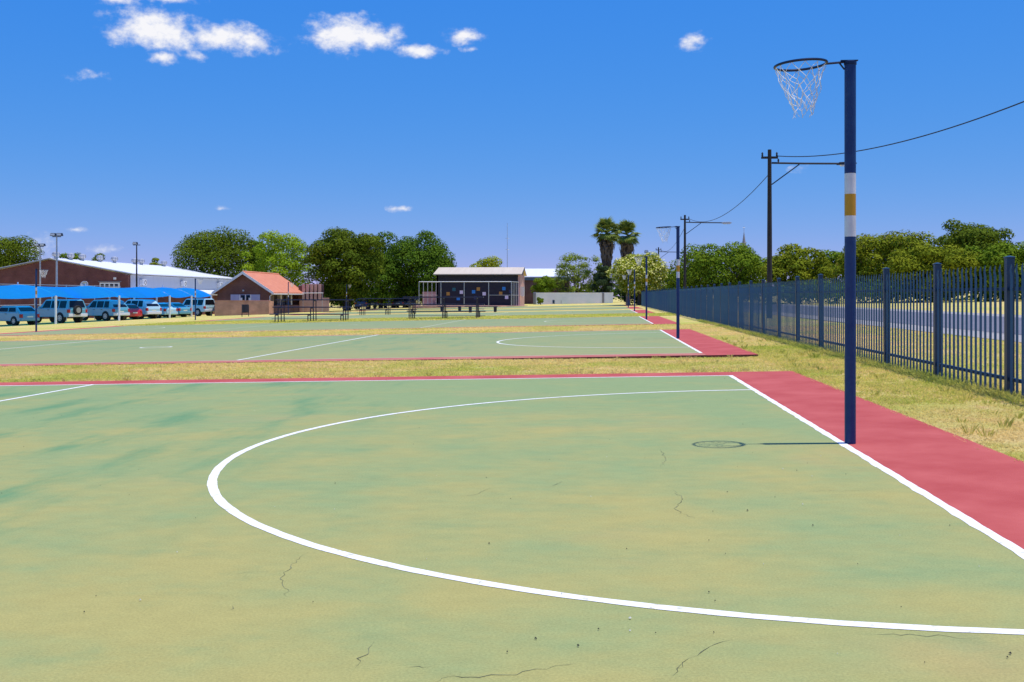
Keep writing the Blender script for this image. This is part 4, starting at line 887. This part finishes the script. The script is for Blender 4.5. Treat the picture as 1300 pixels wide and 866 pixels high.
def bench(label, px0, px1, Y):
    s0, t0 = at(px0, Y); s1, _ = at(px1, Y); L = s1-s0; r = thing('bench', label, 'bench', (s0,t0,gz(s0,t0)), 0, 'plain dark benches'); MB().box(0,L,-.2,.2,.46,.52).build('seat', 'stand_plank', r, bevel=.01)
    for x in (L*.17, L*.93): MB().prism([(x-.10,-.05),(x+.10,-.05),(x+.13,.455),(x-.13,.455)], 'y', -.16, .16).build('leg', 'stand_paint', r)
bench('low dark bench on thick legs right of the back-turned stand', 590, 632, 90)
bench('faint low bench behind the back-turned stand', 556, 586, 97)

# ------------------------------------------------------------------ grass blades (short, clumped)
def blades(name, label, m, n, s0, s1, t0, t1, h, w, dens=None, inside=None):
    s = rng.uniform(s0,s1,n); t = t0+(t1-t0)*rng.random(n)**(dens or 1)
    keep = np.ones(n, bool)
    ra = np.sin(s*2.3)+np.sin(s*7.1+1)+np.sin(s*17.+2)+rng.normal(size=n); rb = np.sin(t*2.1)+np.sin(t*6.3+1)+np.sin(t*19.)+rng.normal(size=n)
    for (c0, tp, a, b, ap) in COURTS: keep &= ~((s > c0-CL-1.03) & (s < c0+ap+.0-.018*np.abs(rb)) & (t > a-.77) & (t < b+(.75 if b < 8 else .42)-.022*np.abs(ra)))
    for _ in range(1):   # clumps: reject by cheap sums of sines
        q = np.sin(s*3.1+t*1.7)+np.sin(s*-1.3+t*4.3+1)+np.sin(s*7.7+t*6.1)+np.sin(s*13.+t*-9.)
        keep &= (q > -1.2) | (rng.random(n) < .35)
    s, t = s[keep], t[keep]; n = len(s)
    z = .0538+.02014*s+.00162*t-.014
    for (c0, tp, a, b, ap) in COURTS[1:4]:
        e = a-.75; z += np.where(t < e+1, -(.05 if a < 20 else .02)*(.04+.96/(1+np.exp(-(s+3)/1.5)))*np.exp(-((t-e+.3)/1.3)**2)*np.where(s < 1.6, 1, np.exp(-((s-1.6)/.6)**2)), 0)
    a = rng.uniform(0,6.283,n); hh = h*rng.uniform(.4,1.3,n); ww = w*rng.uniform(.6,1.4,n); ln = rng.normal(size=(n,2))*1.5
    V = np.stack([np.stack([s-np.cos(a)*ww, t-np.sin(a)*ww, z],1), np.stack([s+np.cos(a)*ww, t+np.sin(a)*ww, z],1), np.stack([s+ln[:,0]*hh, t+ln[:,1]*hh, z+hh],1)],1).reshape(-1,3)
    o = link(name, npmesh(name, V, np.arange(3*n).reshape(n,3), m)); kind(o, 'stuff'); o['label'] = label; o['category'] = 'grass'
blades('grass', 'dry tan grass in the strip between the two nearest courts', 'blade_dry', 140000, -22, 3.2, 7.5, 12.7, .030, .0065)
blades('grass', 'short greener grass tufts in the strip between the two nearest courts', 'blade_green', 40000, -22, 3.2, 7.6, 12.7, .038, .006)
blades('grass', 'dry grass verge between the red apron and the blue fence', 'blade_dry', 150000, .85, 3.3, -5, 30, .024, .0055, 1.5)
blades('grass', 'greener weeds along the foot of the blue fence', 'blade_green', 24000, 2.4, 2.9, -4, 40, .085, .007, 1.3)
blades('grass', 'greener tufts in the verge beside the nearest court corner', 'blade_green', 26000, 1.0, 2.6, 3.0, 16, .04, .006)
blades('grass', 'dry grass between the blue fence and the road', 'blade_dry', 60000, 2.9, 7.2, 0, 30, .05, .009, 1.3)
blades('grass', 'dry grass strip between the second and third courts', 'blade_dry', 45000, -26, 2.6, 28.4, 35.4, .05, .014)
blades('grass', 'grass around the seating stands between far courts', 'blade_green', 30000, -30, 3, 51.6, 61.4, .06, .024)

# ------------------------------------------------------------------ taller tufts and weeds
def tufts(name, label, m, spots, h):
    v, f = [], []
    for s, t in spots:
        z = gz(s,t)-.02; k = rnd.uniform(.5,1.3); c = rnd.uniform(.03,.09)
        for _ in range(rnd.randint(10,22)):
            a, q = rnd.uniform(0,6.28), rnd.random()*c; x, y = s+q*math.cos(a), t+q*math.sin(a); w = rnd.uniform(.003,.006); hh = h*k*rnd.uniform(.5,1.2); o = len(v); b = rnd.uniform(0,3.14); ln = rnd.uniform(.2,.8)*hh
            v += [(x-w*math.cos(b),y-w*math.sin(b),z),(x+w*math.cos(b),y+w*math.sin(b),z),(x+ln*math.cos(a)*.5+w*.6*math.cos(b),y+ln*math.sin(a)*.5+w*.6*math.sin(b),z+hh*.7),(x+ln*math.cos(a),y+ln*math.sin(a),z+hh)]; f += [(o,o+1,o+2),(o,o+2,o+3)]
    o = MB().add(v, f).build(name, m); kind(o, 'stuff'); o['label'] = label; o['category'] = 'grass'
tufts('grass_tufts', 'green tufts and weeds dotted along the fence foot', 'blade_green', [(2.62+rnd.gauss(0,.12), rnd.uniform(-2,32)) for _ in range(300)] + [(rnd.uniform(1.15,2.5), rnd.uniform(-1,20)) for _ in range(120)], .085)
tufts('grass_tufts', 'dry tufts lining the strip between the two nearest courts', 'blade_dry', [(rnd.uniform(-20,3), rnd.choice((8.08+abs(rnd.gauss(0,.12)), rnd.uniform(8.1,12.5)))) for _ in range(420)], .06)
